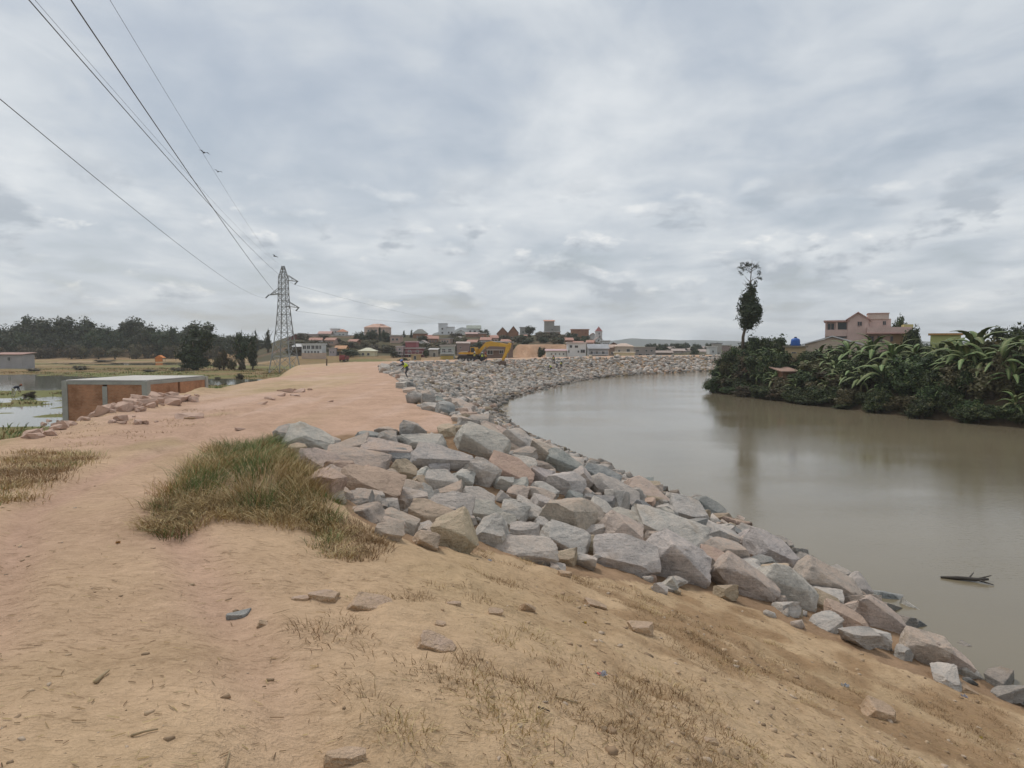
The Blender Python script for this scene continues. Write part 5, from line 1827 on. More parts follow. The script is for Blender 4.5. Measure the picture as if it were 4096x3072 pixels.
tag(st, 'small bright orange tarpaulin stall beside the far marsh track', 'stall')
p = at(1307 / 4, 1485 / 4, 92)
zg = hz(p[0], p[1])
blkz = at(1307 / 4, 1466 / 4, 92)[2]
sk = empty('white_marker_pillar', (p[0], p[1], zg))
MB().box((0, 0, (blkz - zg) / 2), (.62, .6, blkz - zg)).build('pillar', SLAB, sk)
MB().box((0, 0, blkz - zg + .06), (.74, .72, .12)).build('cap', CONC, sk)
MB().tube([(0, 0, blkz - zg + .1), (.03, 0, blkz - zg + 1.0)], .09, 6).build('post', BARK, sk)
tag(sk, 'squat white masonry pillar with a dark post on top at the road edge', 'pillar')


def truck():
    p = at(1376 / 4, 1440 / 4, 186)
    root = empty('red_truck', (p[0], p[1], hz(p[0], p[1])), R(82))
    root.scale = (.72,) * 3
    red = pmat('red_truck_paint', (.22, .03, .028), .45, .2, 1.0)
    blk_ = pmat('black_rubber', (.02, .02, .02), .9)
    MB().prism([(-2.1, .55), (-.6, .55), (-.6, 2.35), (-1.75, 2.35), (-2.1, 1.5)], -1.0, 1.0).build('cab', red, root)
    MB().box((.95, 0, 1.35), (2.9, 2.1, 1.3)).build('cargo_bed', pmat('red_bed_paint', (.20, .04, .035), .6, .3), root)
    MB().box((0, 0, .55), (4.2, .8, .2)).build('chassis', blk_, root)
    MB().box((-1.35, -1.02, 1.85), (.8, .03, .6)).build('side_window', PANE, root)
    for x_ in (-1.4, 1.5):
        for s_ in (-1, 1):
            w_ = MB().tube([(x_, s_ * .78, .48), (x_, s_ * 1.02, .48)], .48, 14).build('wheel', blk_, root)
            MB().tube([(x_, s_ * .9, .48), (x_, s_ * 1.04, .48)], .22, 10).build('rim', STEEL, w_)
    tag(root, 'red truck parked at the foot of the hill below the orange house', 'truck')


truck()


# ================================================================== excavator
def excavator():
    d = 124.0
    k = d / F / 4
    o_ = at(1885 / 4, 1452 / 4, d)
    gz = hz(o_[0], o_[1])
    root = empty('excavator', (o_[0], o_[1], gz), R(-26))
    X = lambda xp: (xp - 1885) * k * 1.1
    Z = lambda yp: at(1885 / 4, yp / 4, d)[2] - gz
    Y_ = pmat('excavator_yellow', (.62, .34, .04), .5, .18, .7)
    Y2 = pmat('excavator_yellow_boom', (.64, .36, .045), .5, .2, .5)
    BK = pmat('track_steel', (.035, .033, .03), .8, .3, 3.0)
    RD = pmat('red_brown_cover', (.26, .07, .04), .6, .2)
    for s_ in (-1, 1):
        tr = MB().prism([(X(1846) + .3, 0), (X(1925) - .3, 0), (X(1925), .35), (X(1925), .65), (X(1925) - .3, .95), (X(1846) + .3, .95), (X(1846), .65), (X(1846), .35)], s_ * 1.3 - .3, s_ * 1.3 + .3).build('track', BK, root)
        sh_ = MB()
        for i in range(18):
            x_ = X(1850) + (X(1921) - X(1850)) * i / 17
            sh_.box((x_, s_ * 1.3, .975), (.1, .62, .06))
        sh_.build('shoe', BK, tr)
        for i in range(5):
            MB().tube([(X(1858) + i * .62, s_ * 1.62, .3), (X(1858) + i * .62, s_ * 1.66, .3)], .16, 10).build('roller', STEEL, tr)
    MB().tube([(X(1885), 0, .85), (X(1885), 0, 1.2)], .8, 16).build('slew_ring', BK, root)
    z0 = 1.2
    MB().prism([(X(1847), z0 + .15), (X(1852), z0), (X(1896), z0), (X(1896), Z(1409)), (X(1853), Z(1409)), (X(1847), Z(1413))], -1.35, 1.35).build('engine_house', Y_, root)
    MB().box(((X(1850) + X(1890)) / 2, 0, Z(1407.5)), (X(1886) - X(1852), 2.2, .12)).build('engine_cover', wallm((.50, .45, .36)), root)
    MB().box((X(1891), -1.1, (z0 + Z(1405)) / 2), (9 * k, .5, Z(1405) - z0)).build('side_panel', RD, root)
    cabm = MB().prism([(X(1896), z0), (X(1918), z0), (X(1920), z0 + .9), (X(1915), Z(1388)), (X(1898), Z(1388))], -1.35, -.35)
    cb_ = cabm.build('cab', Y_, root)
    MB().prism([(X(1899), Z(1409)), (X(1916), Z(1409)), (X(1913.5), Z(1391)), (X(1900), Z(1391))], -1.39, -1.33).build('cab_window', PANE, cb_)
    MB().box((X(1908), -.85, Z(1386.5)), (20 * k, 1.1, .1)).build('cab_roof', BK, cb_)
    # two-piece boom, stick and bucket
    def arm(nm, pts, w, th, mat):
        up_, lo_ = [], []
        for i, (x_, z_) in enumerate(pts):
            a_ = pts[max(i - 1, 0)]
            b2 = pts[min(i + 1, len(pts) - 1)]
            dx, dz = b2[0] - a_[0], b2[1] - a_[1]
            ln = math.hypot(dx, dz)
            nx, nz = -dz / ln, dx / ln
            up_.append((x_ + nx * th[i] / 2, z_ + nz * th[i] / 2))
            lo_.append((x_ - nx * th[i] / 2, z_ - nz * th[i] / 2))
        return MB().prism(lo_ + up_[::-1], -w / 2, w / 2).build(nm, mat, root)
    bp = [(X(1913), Z(1413)), (X(1934), Z(1393)), (X(1953), Z(1377)), (X(1968), Z(1375)), (X(2005), Z(1379)), (X(2038), Z(1383))]
    arm('boom', bp, .55, [.45, .62, .85, .85, .62, .42], Y2)
    sp = [(X(2043), Z(1372)), (X(2036), Z(1386)), (X(2027), Z(1412)), (X(2013), Z(1440))]
    arm('stick', sp, .42, [.35, .78, .5, .28], Y2)
    cy = MB().tube([(X(1922), -.38, Z(1421)), (X(1950), -.38, Z(1388))], .1, 8).build('boom_cylinder', STEEL, root)
    MB().tube([(X(1922), .38, Z(1421)), (X(1950), .38, Z(1388))], .1, 8).build('boom_cylinder', STEEL, root)
    MB().tube([(X(1965), 0, Z(1369)), (X(2010), 0, Z(1368))], .12, 8).tube([(X(2008), 0, Z(1368)), (X(2042), 0, Z(1371))], .06, 8).build('stick_cylinder', STEEL, root)
    MB().tube([(X(2034), 0, Z(1392)), (X(2031), 0, Z(1430))], .07, 8).build('bucket_cylinder', STEEL, root)
    BM = pmat('worn_bucket_steel', (.17, .115, .085), .7, .3, 1.5)
    bu = [(X(2014), Z(1440)), (X(2020), Z(1447)), (X(2017), Z(1458)), (X(2003), Z(1470)), (X(1990), Z(1471)), (X(1979), Z(1462)), (X(1974), Z(1450)), (X(1984), Z(1453)), (X(1998), Z(1452))]
    bk = MB().prism(bu[::-1], -.75, .75).build('bucket', BM, root)
    tm = MB()
    for i in range(5):
        tm.box((X(1974) - .12, -.62 + .31 * i, Z(1449)), (.35, .12, .14))
    tm.build('tooth', STEEL, bk)
    tag(root, 'yellow tracked excavator with its boom bent over the rock slope', 'excavator')


excavator()


# ================================================================== people
SKIN = pmat('dark_skin', (.10, .055, .035), .6, .15)


def person(loc, rz, h, label, J, cloth, trous, helmet=None, vest=None, group=None, hat=None):
    """J: joint positions for a 1.70 m figure (x right, y forward, z up)"""
    k = h / 1.70
    names = ['pelvis', 'waist', 'chest', 'neck', 'head', 'crown'] + [s_ + n_ for s_ in 'lr' for n_ in ('sh', 'el', 'wr', 'ha', 'hip', 'kn', 'an', 'to')]
    rad = dict(pelvis=.145, waist=.13, chest=.155, neck=.055, head=.092, crown=.075, sh=.068, el=.045, wr=.032, ha=.036, hip=.095, kn=.062, an=.042, to=.034)
    V_ = [Vector(J[n_]) * k for n_ in names]
    ix = {n_: i for i, n_ in enumerate(names)}
    E_ = [('pelvis', 'waist'), ('waist', 'chest'), ('chest', 'neck'), ('neck', 'head'), ('head', 'crown')]
    for s_ in 'lr':
        E_ += [('chest', s_ + 'sh'), (s_ + 'sh', s_ + 'el'), (s_ + 'el', s_ + 'wr'), (s_ + 'wr', s_ + 'ha'), ('pelvis', s_ + 'hip'), (s_ + 'hip', s_ + 'kn'), (s_ + 'kn', s_ + 'an'), (s_ + 'an', s_ + 'to')]
    me = bpy.data.meshes.new('person')
    me.from_pydata([tuple(v_) for v_ in V_], [(ix[a_], ix[b2]) for a_, b2 in E_], [])
    o = bpy.data.objects.new('person', me)
    COL.objects.link(o)
    md = o.modifiers.new('skin', 'SKIN')
    sk_ = me.skin_vertices[0].data
    for n_, i in ix.items():
        r2 = rad.get(n_, rad.get(n_[1:], .05)) * k
        sk_[i].radius = (r2, r2)
        sk_[i].use_root = (n_ == 'pelvis')
    sb = o.modifiers.new('sub', 'SUBSURF')
    sb.levels = sb.render_levels = 2
    dg = bpy.context.evaluated_depsgraph_get()
    m2 = bpy.data.meshes.new_from_object(o.evaluated_get(dg))
    o.modifiers.clear()
    o.data = m2
    m2.materials.clear()
    for m_ in (SKIN, cloth, trous):
        m2.materials.append(m_)
    # clothing ends by nearest joint segment
    segm = {}
    for a_, b2 in E_:
        key = b2 if b2 not in ('lsh', 'rsh') else 'chest'
        segm[(a_, b2)] = 1 if b2 in ('waist', 'chest', 'lsh', 'rsh', 'lel', 'rel') else 2 if b2[1:] in ('hip', 'kn', 'an') else 0
    for f in m2.polygons:
        c_ = f.center
        best, bi_ = 1e9, 0
        for (a_, b2), mi in segm.items():
            A_, B_ = V_[ix[a_]], V_[ix[b2]]
            t_ = max(0, min(1, (c_ - A_).dot(B_ - A_) / max((B_ - A_).length_squared, 1e-9)))
            dd = (c_ - (A_ + (B_ - A_) * t_)).length / rad.get(b2, rad.get(b2[1:], .05))
            if dd < best:
                best, bi_ = dd, mi
        f.material_index = bi_
    m2.shade_smooth()
    o.location = loc
    o.rotation_euler = (0, 0, rz)
    if vest:
        b2 = MB().tube([V_[0] * .45 + V_[1] * .55, V_[1], V_[2] * .8 + V_[1] * .2, V_[2] * .72 + V_[3] * .28], [.170 * k, .168 * k, .196 * k, .10 * k], 12)
        ve = b2.build('vest', vest, o, smooth=True)
        MB().tube([V_[1] * .45 + V_[2] * .55, V_[1] * .35 + V_[2] * .65], [.195 * k] * 2, 12).build('stripe', pmat('reflective_tape', (.62, .62, .60), .4), ve)
    if helmet or hat:
        c_ = V_[4] * .35 + V_[5] * .65
        u_ = (V_[5] - V_[4]).normalized()
        MB().tube([c_ - u_ * .02 * k, c_ + u_ * .0, c_ + u_ * .06 * k, c_ + u_ * .11 * k, c_ + u_ * .13 * k], [.15 * k, .13 * k, .12 * k, .075 * k, .02 * k], 12).build('helmet' if helmet else 'hat', helmet or hat, o, smooth=True)
    # face: nose, ears and hair so that the head reads when seen close
    tag(o, label, 'person', group)
    return o


def pose(lean=0.0, crouch=0.0, arm=(0.2, 0.0), armr=None, twist=0.0):
    cs, sn = math.cos(lean), math.sin(lean)
    hz_ = .95 - crouch * .42
    up = lambda x_, l_, z_=0.0: (x_, l_ * sn, hz_ + l_ * cs)
    J = dict(pelvis=(0, 0, hz_), waist=up(0, .18), chest=up(0, .42), neck=up(0, .56))
    hl = lean * .75
    n_ = J['neck']
    J['head'] = (0, n_[1] + .11 * math.sin(hl) + .015, n_[2] + .10 * math.cos(hl))
    J['crown'] = (0, J['head'][1] + .11 * math.sin(hl), J['head'][2] + .10 * math.cos(hl))
    for s_, sg, (f_, b2) in (('l', -1, arm), ('r', 1, armr or arm)):
        s0 = up(sg * .19, .45)
        J[s_ + 'sh'] = s0
        e_ = (s0[0] + sg * .06, s0[1] + .28 * math.sin(f_), s0[2] - .28 * math.cos(f_))
        w_ = (e_[0] - sg * .02, e_[1] + .25 * math.sin(f_ + b2), e_[2] - .25 * math.cos(f_ + b2))
        J[s_ + 'el'], J[s_ + 'wr'] = e_, w_
        J[s_ + 'ha'] = (w_[0], w_[1] + .09 * math.sin(f_ + b2), w_[2] - .09 * math.cos(f_ + b2))
        J[s_ + 'hip'] = (sg * .10, 0, hz_ - .07)
        fo = .06 * sg + .26 * crouch
        J[s_ + 'kn'] = (sg * .13, fo + .10, hz_ * .53)
        J[s_ + 'an'] = (sg * .14, fo - .10 * (1 - crouch), .09)
        J[s_ + 'to'] = (sg * .15, fo + .08, .04)
    return J


HV = pmat('hi_vis_yellow', (.52, .62, .03), .6, .12)
HV2 = pmat('hi_vis_faded', (.50, .46, .08), .7, .15)
NAVY = pmat('navy_cloth', (.03, .035, .06), .9, .2)
GREYC = pmat('grey_cloth', (.09, .09, .095), .9, .2)
BLH = pmat('blue_helmet', (.05, .13, .42), .4, .1)
WHH = pmat('white_helmet', (.62, .62, .6), .4, .1)
RDC = pmat('red_cloth', (.40, .06, .05), .8, .2)


def stand(px, py, d=None, lift=0.0):
    P = hit(px, py)
    if d:
        P = at(px, py, d)
        P[2] = hz(P[0], P[1])
    return (P[0], P[1], P[2] + lift)


q_ = stand(407.5, 382.5, 58.0)
person((q_[0], q_[1], q_[2] + .30), R(75), 1.72, 'worker in a blue helmet and yellow vest leaning over the rocks with one arm out', pose(.75, .25, (1.1, .35), (.3, .5)), NAVY, GREYC, BLH, HV)
for px, lab, d, hm, vs_, rz, ps in ((482.3, 'worker in a bright yellow vest and white helmet standing by the excavator', 120, WHH, HV, R(170), pose(.05)),
                                    (486, 'worker in a red top and yellow vest next to the white-helmeted worker', 121, RDC, HV2, R(120), pose(.15)),
                                    (474.2, 'worker in a yellow vest half hidden behind the crest by the excavator', 121, WHH, HV2, R(200), pose(.35, .3))):
    p = at(px, 361, d)
    person((p[0], p[1], hz(p[0], p[1])), rz, 1.72, lab, ps, RDC if 'red' in lab else GREYC, NAVY, hm, vs_)
for px, py, lab, vs_, ps, rz in ((551.5, 372, 'crouching worker in a bright yellow vest on the far rock slope', HV, pose(.9, .9, (.6, .4)), R(60)),
                                 (553.8, 365, 'worker in a faded ochre vest uphill of the crouching worker', HV2, pose(.3, .2), R(160)),
                                 (557.2, 371, 'worker in dark clothes and pale vest between two others on the far rocks', WHH, pose(.1), R(90)),
                                 (561, 371, 'standing worker in a mustard vest at the end of the group on the far rocks', HV2, pose(.1), R(-60))):
    P = hit(px, py)
    person((P[0], P[1], P[2] + .2), rz, 1.7, lab, ps, NAVY, NAVY, RDC if 'uphill' in lab else WHH, vs_)
q_ = stand(13, 396.5)
person((q_[0], q_[1], FIELD - .1), R(-40), 1.68, 'person in dark clothes bending down in the flooded field', pose(1.25, .1, (.2, .2)), NAVY, pmat('pale_cloth', (.45, .42, .33), .9, .2), hat=pmat('straw_hat', (.30, .12, .07), .9))
# ================================================================== grasses
def blade_mat(name):
    m, t, b = new_mat(name)
    cn = N(t, 'ShaderNodeVertexColor')
    cn.layer_name = 'Col'
    L(t, cn.outputs['Color'], b.inputs['Base Color'])
    b.inputs['Roughness'].default_value = .75
    b.inputs['Specular IOR Level'].default_value = .2
    return m


GRASSM = blade_mat('grass_blades')


def blades(P, ln, lean, cols, width, seed, flop=.5):
    """tapered bent strips: P (n,3) roots, ln lengths, lean (n,2) horizontal bend direction"""
    r2 = np.random.default_rng(seed)
    n_ = len(P)
    az = r2.uniform(0, 2 * np.pi, n_)
    side = np.stack([np.cos(az), np.sin(az), np.zeros(n_)], 1)
    V_ = np.zeros((n_, 7, 3))
    l3 = np.concatenate([lean, np.zeros((n_, 1))], 1)
    up = np.array([0, 0, 1.0])
    for k, (t_, w_) in enumerate(((0, 1.0), (.4, .85), (.75, .5))):
        c_ = P + up * (ln * t_ * (1 - flop * .45 * t_))[:, None] + l3 * (ln * t_ ** 1.7)[:, None]
        V_[:, 2 * k] = c_ - side * (width * w_)[:, None]
        V_[:, 2 * k + 1] = c_ + side * (width * w_)[:, None]
    V_[:, 6] = P + up * (ln * (1 - flop * .6))[:, None] + l3 * ln[:, None]
    o_ = (np.arange(n_) * 7)[:, None]
    quads = np.array([[0, 1, 3], [0, 3, 2], [2, 3, 5], [2, 5, 4], [4, 5, 6]])
    I_ = (o_[:, :, None] + quads[None]).reshape(-1)
    C_ = np.repeat(cols, 7, 0)
    return V_.reshape(-1, 3), I_, C_


def grass_obj(name, label, parts, cat='grass'):
    V_, I_, C_ = [], [], []
    o_ = 0
    for v_, i_, c_ in parts:
        V_.append(v_)
        I_.append(i_ + o_)
        C_.append(c_)
        o_ += len(v_)
    me = np_mesh(name, np.concatenate(V_), 3, np.concatenate(I_), np.concatenate(C_))
    return tag(link(name, me, GRASSM), label, cat, kind='stuff')


GREENS = np.array([(.12, .17, .05), (.15, .195, .065), (.20, .22, .085), (.095, .135, .045)])
STRAWS = np.array([(.43, .315, .145), (.50, .38, .19), (.37, .255, .115), (.31, .20, .09), (.55, .43, .24)])
BROWNS = np.array([(.28, .18, .09), (.34, .23, .12), (.22, .135, .07), (.38, .27, .15)])


def pick(pal, n_, r2):
    return np.clip(pal[r2.integers(0, len(pal), n_)] * r2.uniform(.75, 1.25, (n_, 1)), 0, 1)


def clumps(centers, per, spread, l0, l1, pal_w, seed, lean_s=.5, w0=.0022, w1=.004, flop=.5, wind=(0, 0)):
    r2 = np.random.default_rng(seed)
    n_ = len(centers) * per
    c_ = np.repeat(centers, per, 0)
    off = r2.normal(0, 1, (n_, 2)) * np.repeat(spread, per)[:, None]
    x, y = c_[:, 0] + off[:, 0], c_[:, 1] + off[:, 1]
    z = height(x, y) - .01
    P = np.stack([x, y, z], 1)
    ln = r2.uniform(l0, l1, n_) * np.repeat(r2.uniform(.7, 1.2, len(centers)), per)
    rad = off / (np.linalg.norm(off, axis=1, keepdims=True) + 1e-6)
    lean = rad * r2.uniform(.1, lean_s, (n_, 1)) + r2.normal(0, .22, (n_, 2)) + np.array(wind) + np.repeat(r2.normal(0, .38, (len(centers), 2)), per, 0)
    which = r2.random(n_)
    cols = np.zeros((n_, 3))
    # a clump is mostly one colour
    pn = fbm(centers[:, 0] * 1.6 + seed, centers[:, 1] * 1.6, 2)
    pn = np.argsort(np.argsort(pn)) / max(len(pn) - 1, 1)
    cw = np.repeat(pn, per) * .8 + which * .2
    acc = 0
    for pal, w_ in pal_w:
        m_ = (cw >= acc) & (cw < acc + w_)
        cols[m_] = pick(pal, int(m_.sum()), r2)
        acc += w_
    cols[cols.sum(1) == 0] = .12
    return blades(P, ln, lean, cols, r2.uniform(w0, w1, n_), seed + 1, flop)


def px_centers(poly_px, n_, seed):
    """random ground points inside an outline given in frame pixels"""
    r2 = np.random.default_rng(seed)
    poly = [tuple(hit(*p)[:2]) for p in poly_px]
    xs = [p[0] for p in poly]
    ys = [p[1] for p in poly]
    out = []
    while len(out) < n_:
        x, y = r2.uniform(min(xs), max(xs), 400), r2.uniform(min(ys), max(ys), 400)
        ok = inside(x, y, poly)
        out += list(zip(x[ok], y[ok]))
    return np.array(out[:n_])


# hump beside the path: green tufts on top, straw skirts below
c1 = px_centers([(160, 512), (190, 470), (220, 446), (275, 440), (302, 462), (322, 505), (300, 516), (240, 508), (205, 516)], 390, 1)
c2 = px_centers([(148, 528), (162, 502), (220, 500), (262, 502), (300, 505), (322, 512), (330, 535), (290, 530), (240, 520), (215, 520), (170, 540)], 90, 2)
c3 = px_centers([(275, 508), (318, 478), (342, 505), (352, 525), (320, 532)], 90, 3)
c4 = px_centers([(300, 530), (345, 520), (382, 535), (375, 556), (345, 566), (310, 548)], 46, 4)
grass_obj('grass', 'shaggy green and straw-coloured grass on the hump beside the dirt path', [
    clumps(c1, 60, np.full(len(c1), .11), .10, .42, [(GREENS, .46), (STRAWS, .54)], 11, .75, wind=(.10, -.05)),
    clumps(c2, 60, np.full(len(c2), .08), .12, .32, [(STRAWS, .74), (BROWNS, .14), (GREENS, .12)], 12, .9, flop=.95, wind=(-.1, -.35)),
    clumps(c3, 70, np.full(len(c3), .08), .06, .16, [(GREENS, .75), (STRAWS, .25)], 13, .8),
    clumps(c4, 60, np.full(len(c4), .07), .05, .15, [(BROWNS, .6), (STRAWS, .25), (GREENS, .15)], 14, .9, flop=.8)])
# dry grass on the far side of the path
c5 = px_centers([(-25, 478), (10, 452), (60, 452), (95, 455), (60, 478), (30, 498), (-25, 512)], 170, 5)
grass_obj('dry_grass', 'matted brown dry grass on the verge of the path opposite the hump', [
    clumps(c5, 45, np.full(len(c5), .16), .05, .2, [(BROWNS, .5), (STRAWS, .38), (GREENS, .12)], 15, .9, flop=.8, w0=.003, w1=.006)])
c6 = px_centers([(40, 428), (120, 415), (230, 405), (215, 425), (110, 448), (60, 446)], 60, 6)
# brown weeds along the toe of the heap and on the slope
wp = [(600, 590), (640, 595), (655, 602), (575, 576), (690, 622), (700, 628), (682, 618), (672, 645), (700, 655), (714, 668), (688, 640), (655, 690), (690, 700), (720, 705), (760, 640), (735, 632), (790, 665), (812, 690), (845, 672), (870, 700),
      (905, 700), (940, 712), (980, 735), (1000, 745), (640, 730), (600, 720), (560, 705), (530, 690), (610, 680), (560, 650), (500, 640), (470, 660), (440, 672), (385, 600), (420, 600), (455, 590), (330, 640), (350, 625), (985, 700), (1005, 712)]
cw = []
r2 = np.random.default_rng(8)
for px, py in wp:
    P = hit(px, py)
    for _ in range(4):
        cw.append((P[0] + r2.normal(0, .14), P[1] + r2.normal(0, .12)))
r4 = np.random.default_rng(77)
n_w = 0
while n_w < 150:                      # more dead weeds, in drifts down the slope
    y_ = r4.uniform(3.0, 11)
    x_ = r4.uniform(-.3, .8) * y_
    if pdist(np.array([x_]), np.array([y_]), Wl)[0] < .6 or inside(np.array([x_]), np.array([y_]), ROCKPOLY)[0]:
        continue
    if fbm(np.array([x_ * .8]), np.array([y_ * .8]), 3)[0] < .02:
        continue
    for _ in range(3):
        cw.append((x_ + r4.normal(0, .12), y_ + r4.normal(0, .10)))
    n_w += 1
cw = np.array(cw)
grass_obj('dry_weeds', 'wiry brown dead weeds scattered over the dirt slope', [
    clumps(cw, 34, np.full(len(cw), .07), .03, .12, [(BROWNS, .72), (STRAWS, .28)], 16, 1.1, w0=.0015, w1=.003, flop=.9),
    clumps(c6, 26, np.full(len(c6), .2), .04, .12, [(STRAWS, .6), (BROWNS, .4)], 17, .9, w0=.004, w1=.008, flop=.8)])
# marsh grass fringe beyond the shoulder
c7 = []
r2 = np.random.default_rng(31)
while len(c7) < 900:
    x, y = r2.uniform(-95, -16, 3000), r2.uniform(30, 150, 3000)
    hh = height(x, y)
    l_ = -pdist(x, y, Ll)
    ok = (hh > FIELD - .02) & (hh < FIELD + .35) & (l_ < -4) & (x / y > -.85) & (fbm(x * .08, y * .12, 3) > -.15)
    c7 += list(zip(x[ok], y[ok]))
c7 = np.array(c7[:900])
grass_obj('marsh_grass', 'green and brown grass growing on the paddy ridges of the marsh', [
    clumps(c7, 14, np.full(len(c7), .45), .15, .45, [(GREENS, .5), (BROWNS, .3), (STRAWS, .2)], 18, .6, w0=.02, w1=.05)])

# straw bits and crumbs of soil lying about
r2 = np.random.default_rng(40)


def scatter(n_, seed):
    r3 = np.random.default_rng(seed)
    y = 2.0 + 11 * r3.random(n_ * 3) ** 1.5
    x = r3.uniform(-.85, .85, n_ * 3) * y
    s_ = pdist(x, y, Wl)
    dens = np.clip(.25 + .75 * sstep(-1.2, 1.5, x) + .5 * fbm(x * .9, y * .9, 3), .05, 1)
    ok = (s_ > .4) & ~inside(x, y, ROCKPOLY) & (r3.random(n_ * 3) < dens)
    return x[ok][:n_], y[ok][:n_]


x, y = scatter(5200, 41)
n_ = len(x)
az = r2.normal(-.45, .9, n_)
ln = r2.uniform(.006, .034, n_) * np.where(r2.random(n_) < .05, 1.8, 1)
wd = r2.uniform(.0009, .0024, n_)
dx, dy = np.cos(az) * ln, np.sin(az) * ln
z0 = height(x - dx, y - dy) + .006
z1 = height(x + dx, y + dy) + .006
nx, ny = -np.sin(az) * wd, np.cos(az) * wd
V_ = np.stack([np.stack([x - dx - nx, y - dy - ny, z0], 1), np.stack([x + dx - nx, y + dy - ny, z1], 1), np.stack([x + dx, y + dy, z1 + wd * 1.6], 1), np.stack([x - dx, y - dy, z0 + wd * 1.6], 1),
               np.stack([x - dx + nx, y - dy + ny, z0], 1), np.stack([x + dx + nx, y + dy + ny, z1], 1)], 1).reshape(-1, 3)
I_ = ((np.arange(n_) * 6)[:, None] + np.array([[0, 1, 2, 3, 3, 2, 5, 4]])).reshape(-1)
pal = np.where((r2.random(n_) < .42)[:, None], pick(STRAWS, n_, r2), pick(BROWNS, n_, r2) * .8)
tag(link('straw_litter', np_mesh('straw_litter', V_, 4, I_, np.repeat(pal, 6, 0)), GRASSM), 'bits of straw and dry stalks strewn over the dirt', 'straw', kind='stuff')
x, y = scatter(1700, 43)
n_ = len(x)
bv, bf = base_rocks[3]
VV, II, CC = [], [], []
o_ = 0
zz = height(x, y)
for i in range(n_):
    bv, bf = base_rocks[i % 14]
    q = (.005 + .022 * r2.random() ** 3.2) * (1.0 if x[i] < .5 else 1.7)
    a_ = r2.uniform(0, 6.3)
    ca, sa = math.cos(a_), math.sin(a_)
    w_ = bv * np.array([q * 2.4, q * 1.7, q * 1.1])
    VV.append(np.stack([x[i] + ca * w_[:, 0] - sa * w_[:, 1], y[i] + sa * w_[:, 0] + ca * w_[:, 1], zz[i] + w_[:, 2] + .02 * q], 1))
    II.append(bf + o_)
    c_ = np.array([(.42, .30, .19), (.34, .23, .14), (.47, .36, .26), (.26, .18, .11)][i % 4]) * r2.uniform(.85, 1.15)
    CC.append(np.tile(c_, (len(bv), 1)))
    o_ += len(bv)
tag(link('gravel', np_mesh('gravel', np.concatenate(VV), 3, np.concatenate(II).ravel(), np.concatenate(CC)), GRASSM), 'small clods and pebbles strewn over the dirt', 'gravel', kind='stuff')

# ------------------------------------------------------------------ single stones and litter on the near dirt
DISP = 1024 / 2212
COBBLES = [rock_mesh(700 + i, cuts=3, bevel=.16, amp=.03, n=6) for i in range(8)]
for me in COBBLES:
    me.materials.append(ROCKM)
for i, (zx, zy, w, h, rot, tt, lab) in enumerate((
        (700, 1291, 62, 34, 15, 'k', 'rounded earth-coloured stone in the dirt, the first of a row of three'), (800, 1308, 92, 34, 20, 'k', 'long low earth-coloured stone in the dirt beside the rounded one'),
        (650, 1295, 40, 20, 10, 'k', 'small flat earth-coloured stone at the end of the row of three'),
        (513, 1331, 52, 26, 5, 'd', 'bluish-grey stone bedded in the dirt of the path'), (570, 1350, 26, 18, 20, 't', 'small tan stone beside the bluish-grey stone'),
        (940, 1400, 84, 52, 35, 'k', 'smooth pink slab bedded in the dirt slope'), (1285, 1310, 46, 24, 20, 'k', 'pale rounded stone below the broad light-grey boulder'),
        (1385, 1360, 56, 32, 10, 'p', 'pale angular stone with a dark hollow under it on the slope'), (1140, 1320, 34, 40, 45, 't', 'tilted tan stone on the dirt slope'),
        (1895, 1543, 76, 58, 35, 't', 'rounded olive-tan stone alone on the lower dirt slope'), (745, 1640, 86, 56, 10, 't', 'broken flat stone with one pale and one grey face'),
        (1535, 1603, 32, 18, 10, 'p', 'small pale stone on the lower slope'), (2085, 1490, 50, 22, 35, 'p', 'pale stone by the water below the last boulders'),
        (1070, 1325, 34, 22, 10, 'p', 'dusty stone above the tilted tan stone'), (410, 905, 24, 12, 0, 'p', 'flat stone lying on the pink track'), (1220, 1245, 30, 26, 20, 't', 'tan cobble at the toe of the riprap'),
        (1440, 1275, 22, 20, 20, 'g', 'small grey cobble under the tilted slab'), (950, 1350, 26, 16, 20, 't', 'tan pebble-sized stone between pink slabs'), (980, 1305, 30, 14, 10, 'k', 'flat earth-coloured stone on the upper slope'))):
    px, py, wp_, hp_ = zx * DISP, zy * DISP, w * DISP, h * DISP
    P = hit(px, py)
    d = math.hypot(P[0], P[1])
    ww, hw = wp_ / F * P[1], hp_ / F * P[1]
    ax, ay, az = frame(rot * .7, .1, .1)
    c0, dust = TINT[tt]
    if tt in 'ktp':
        c0 = (.53, .375, .24)
    lay((COBBLES if tt in 'ktp' else ROCKS)[(i * 3 + 4) % 8], (P[0], P[1], P[2] + .04 * hw), ax, ay, az, (ww * 1.05, ww * .75, hw * .8), c0, dust, lab, None, 'stone', 'stone')


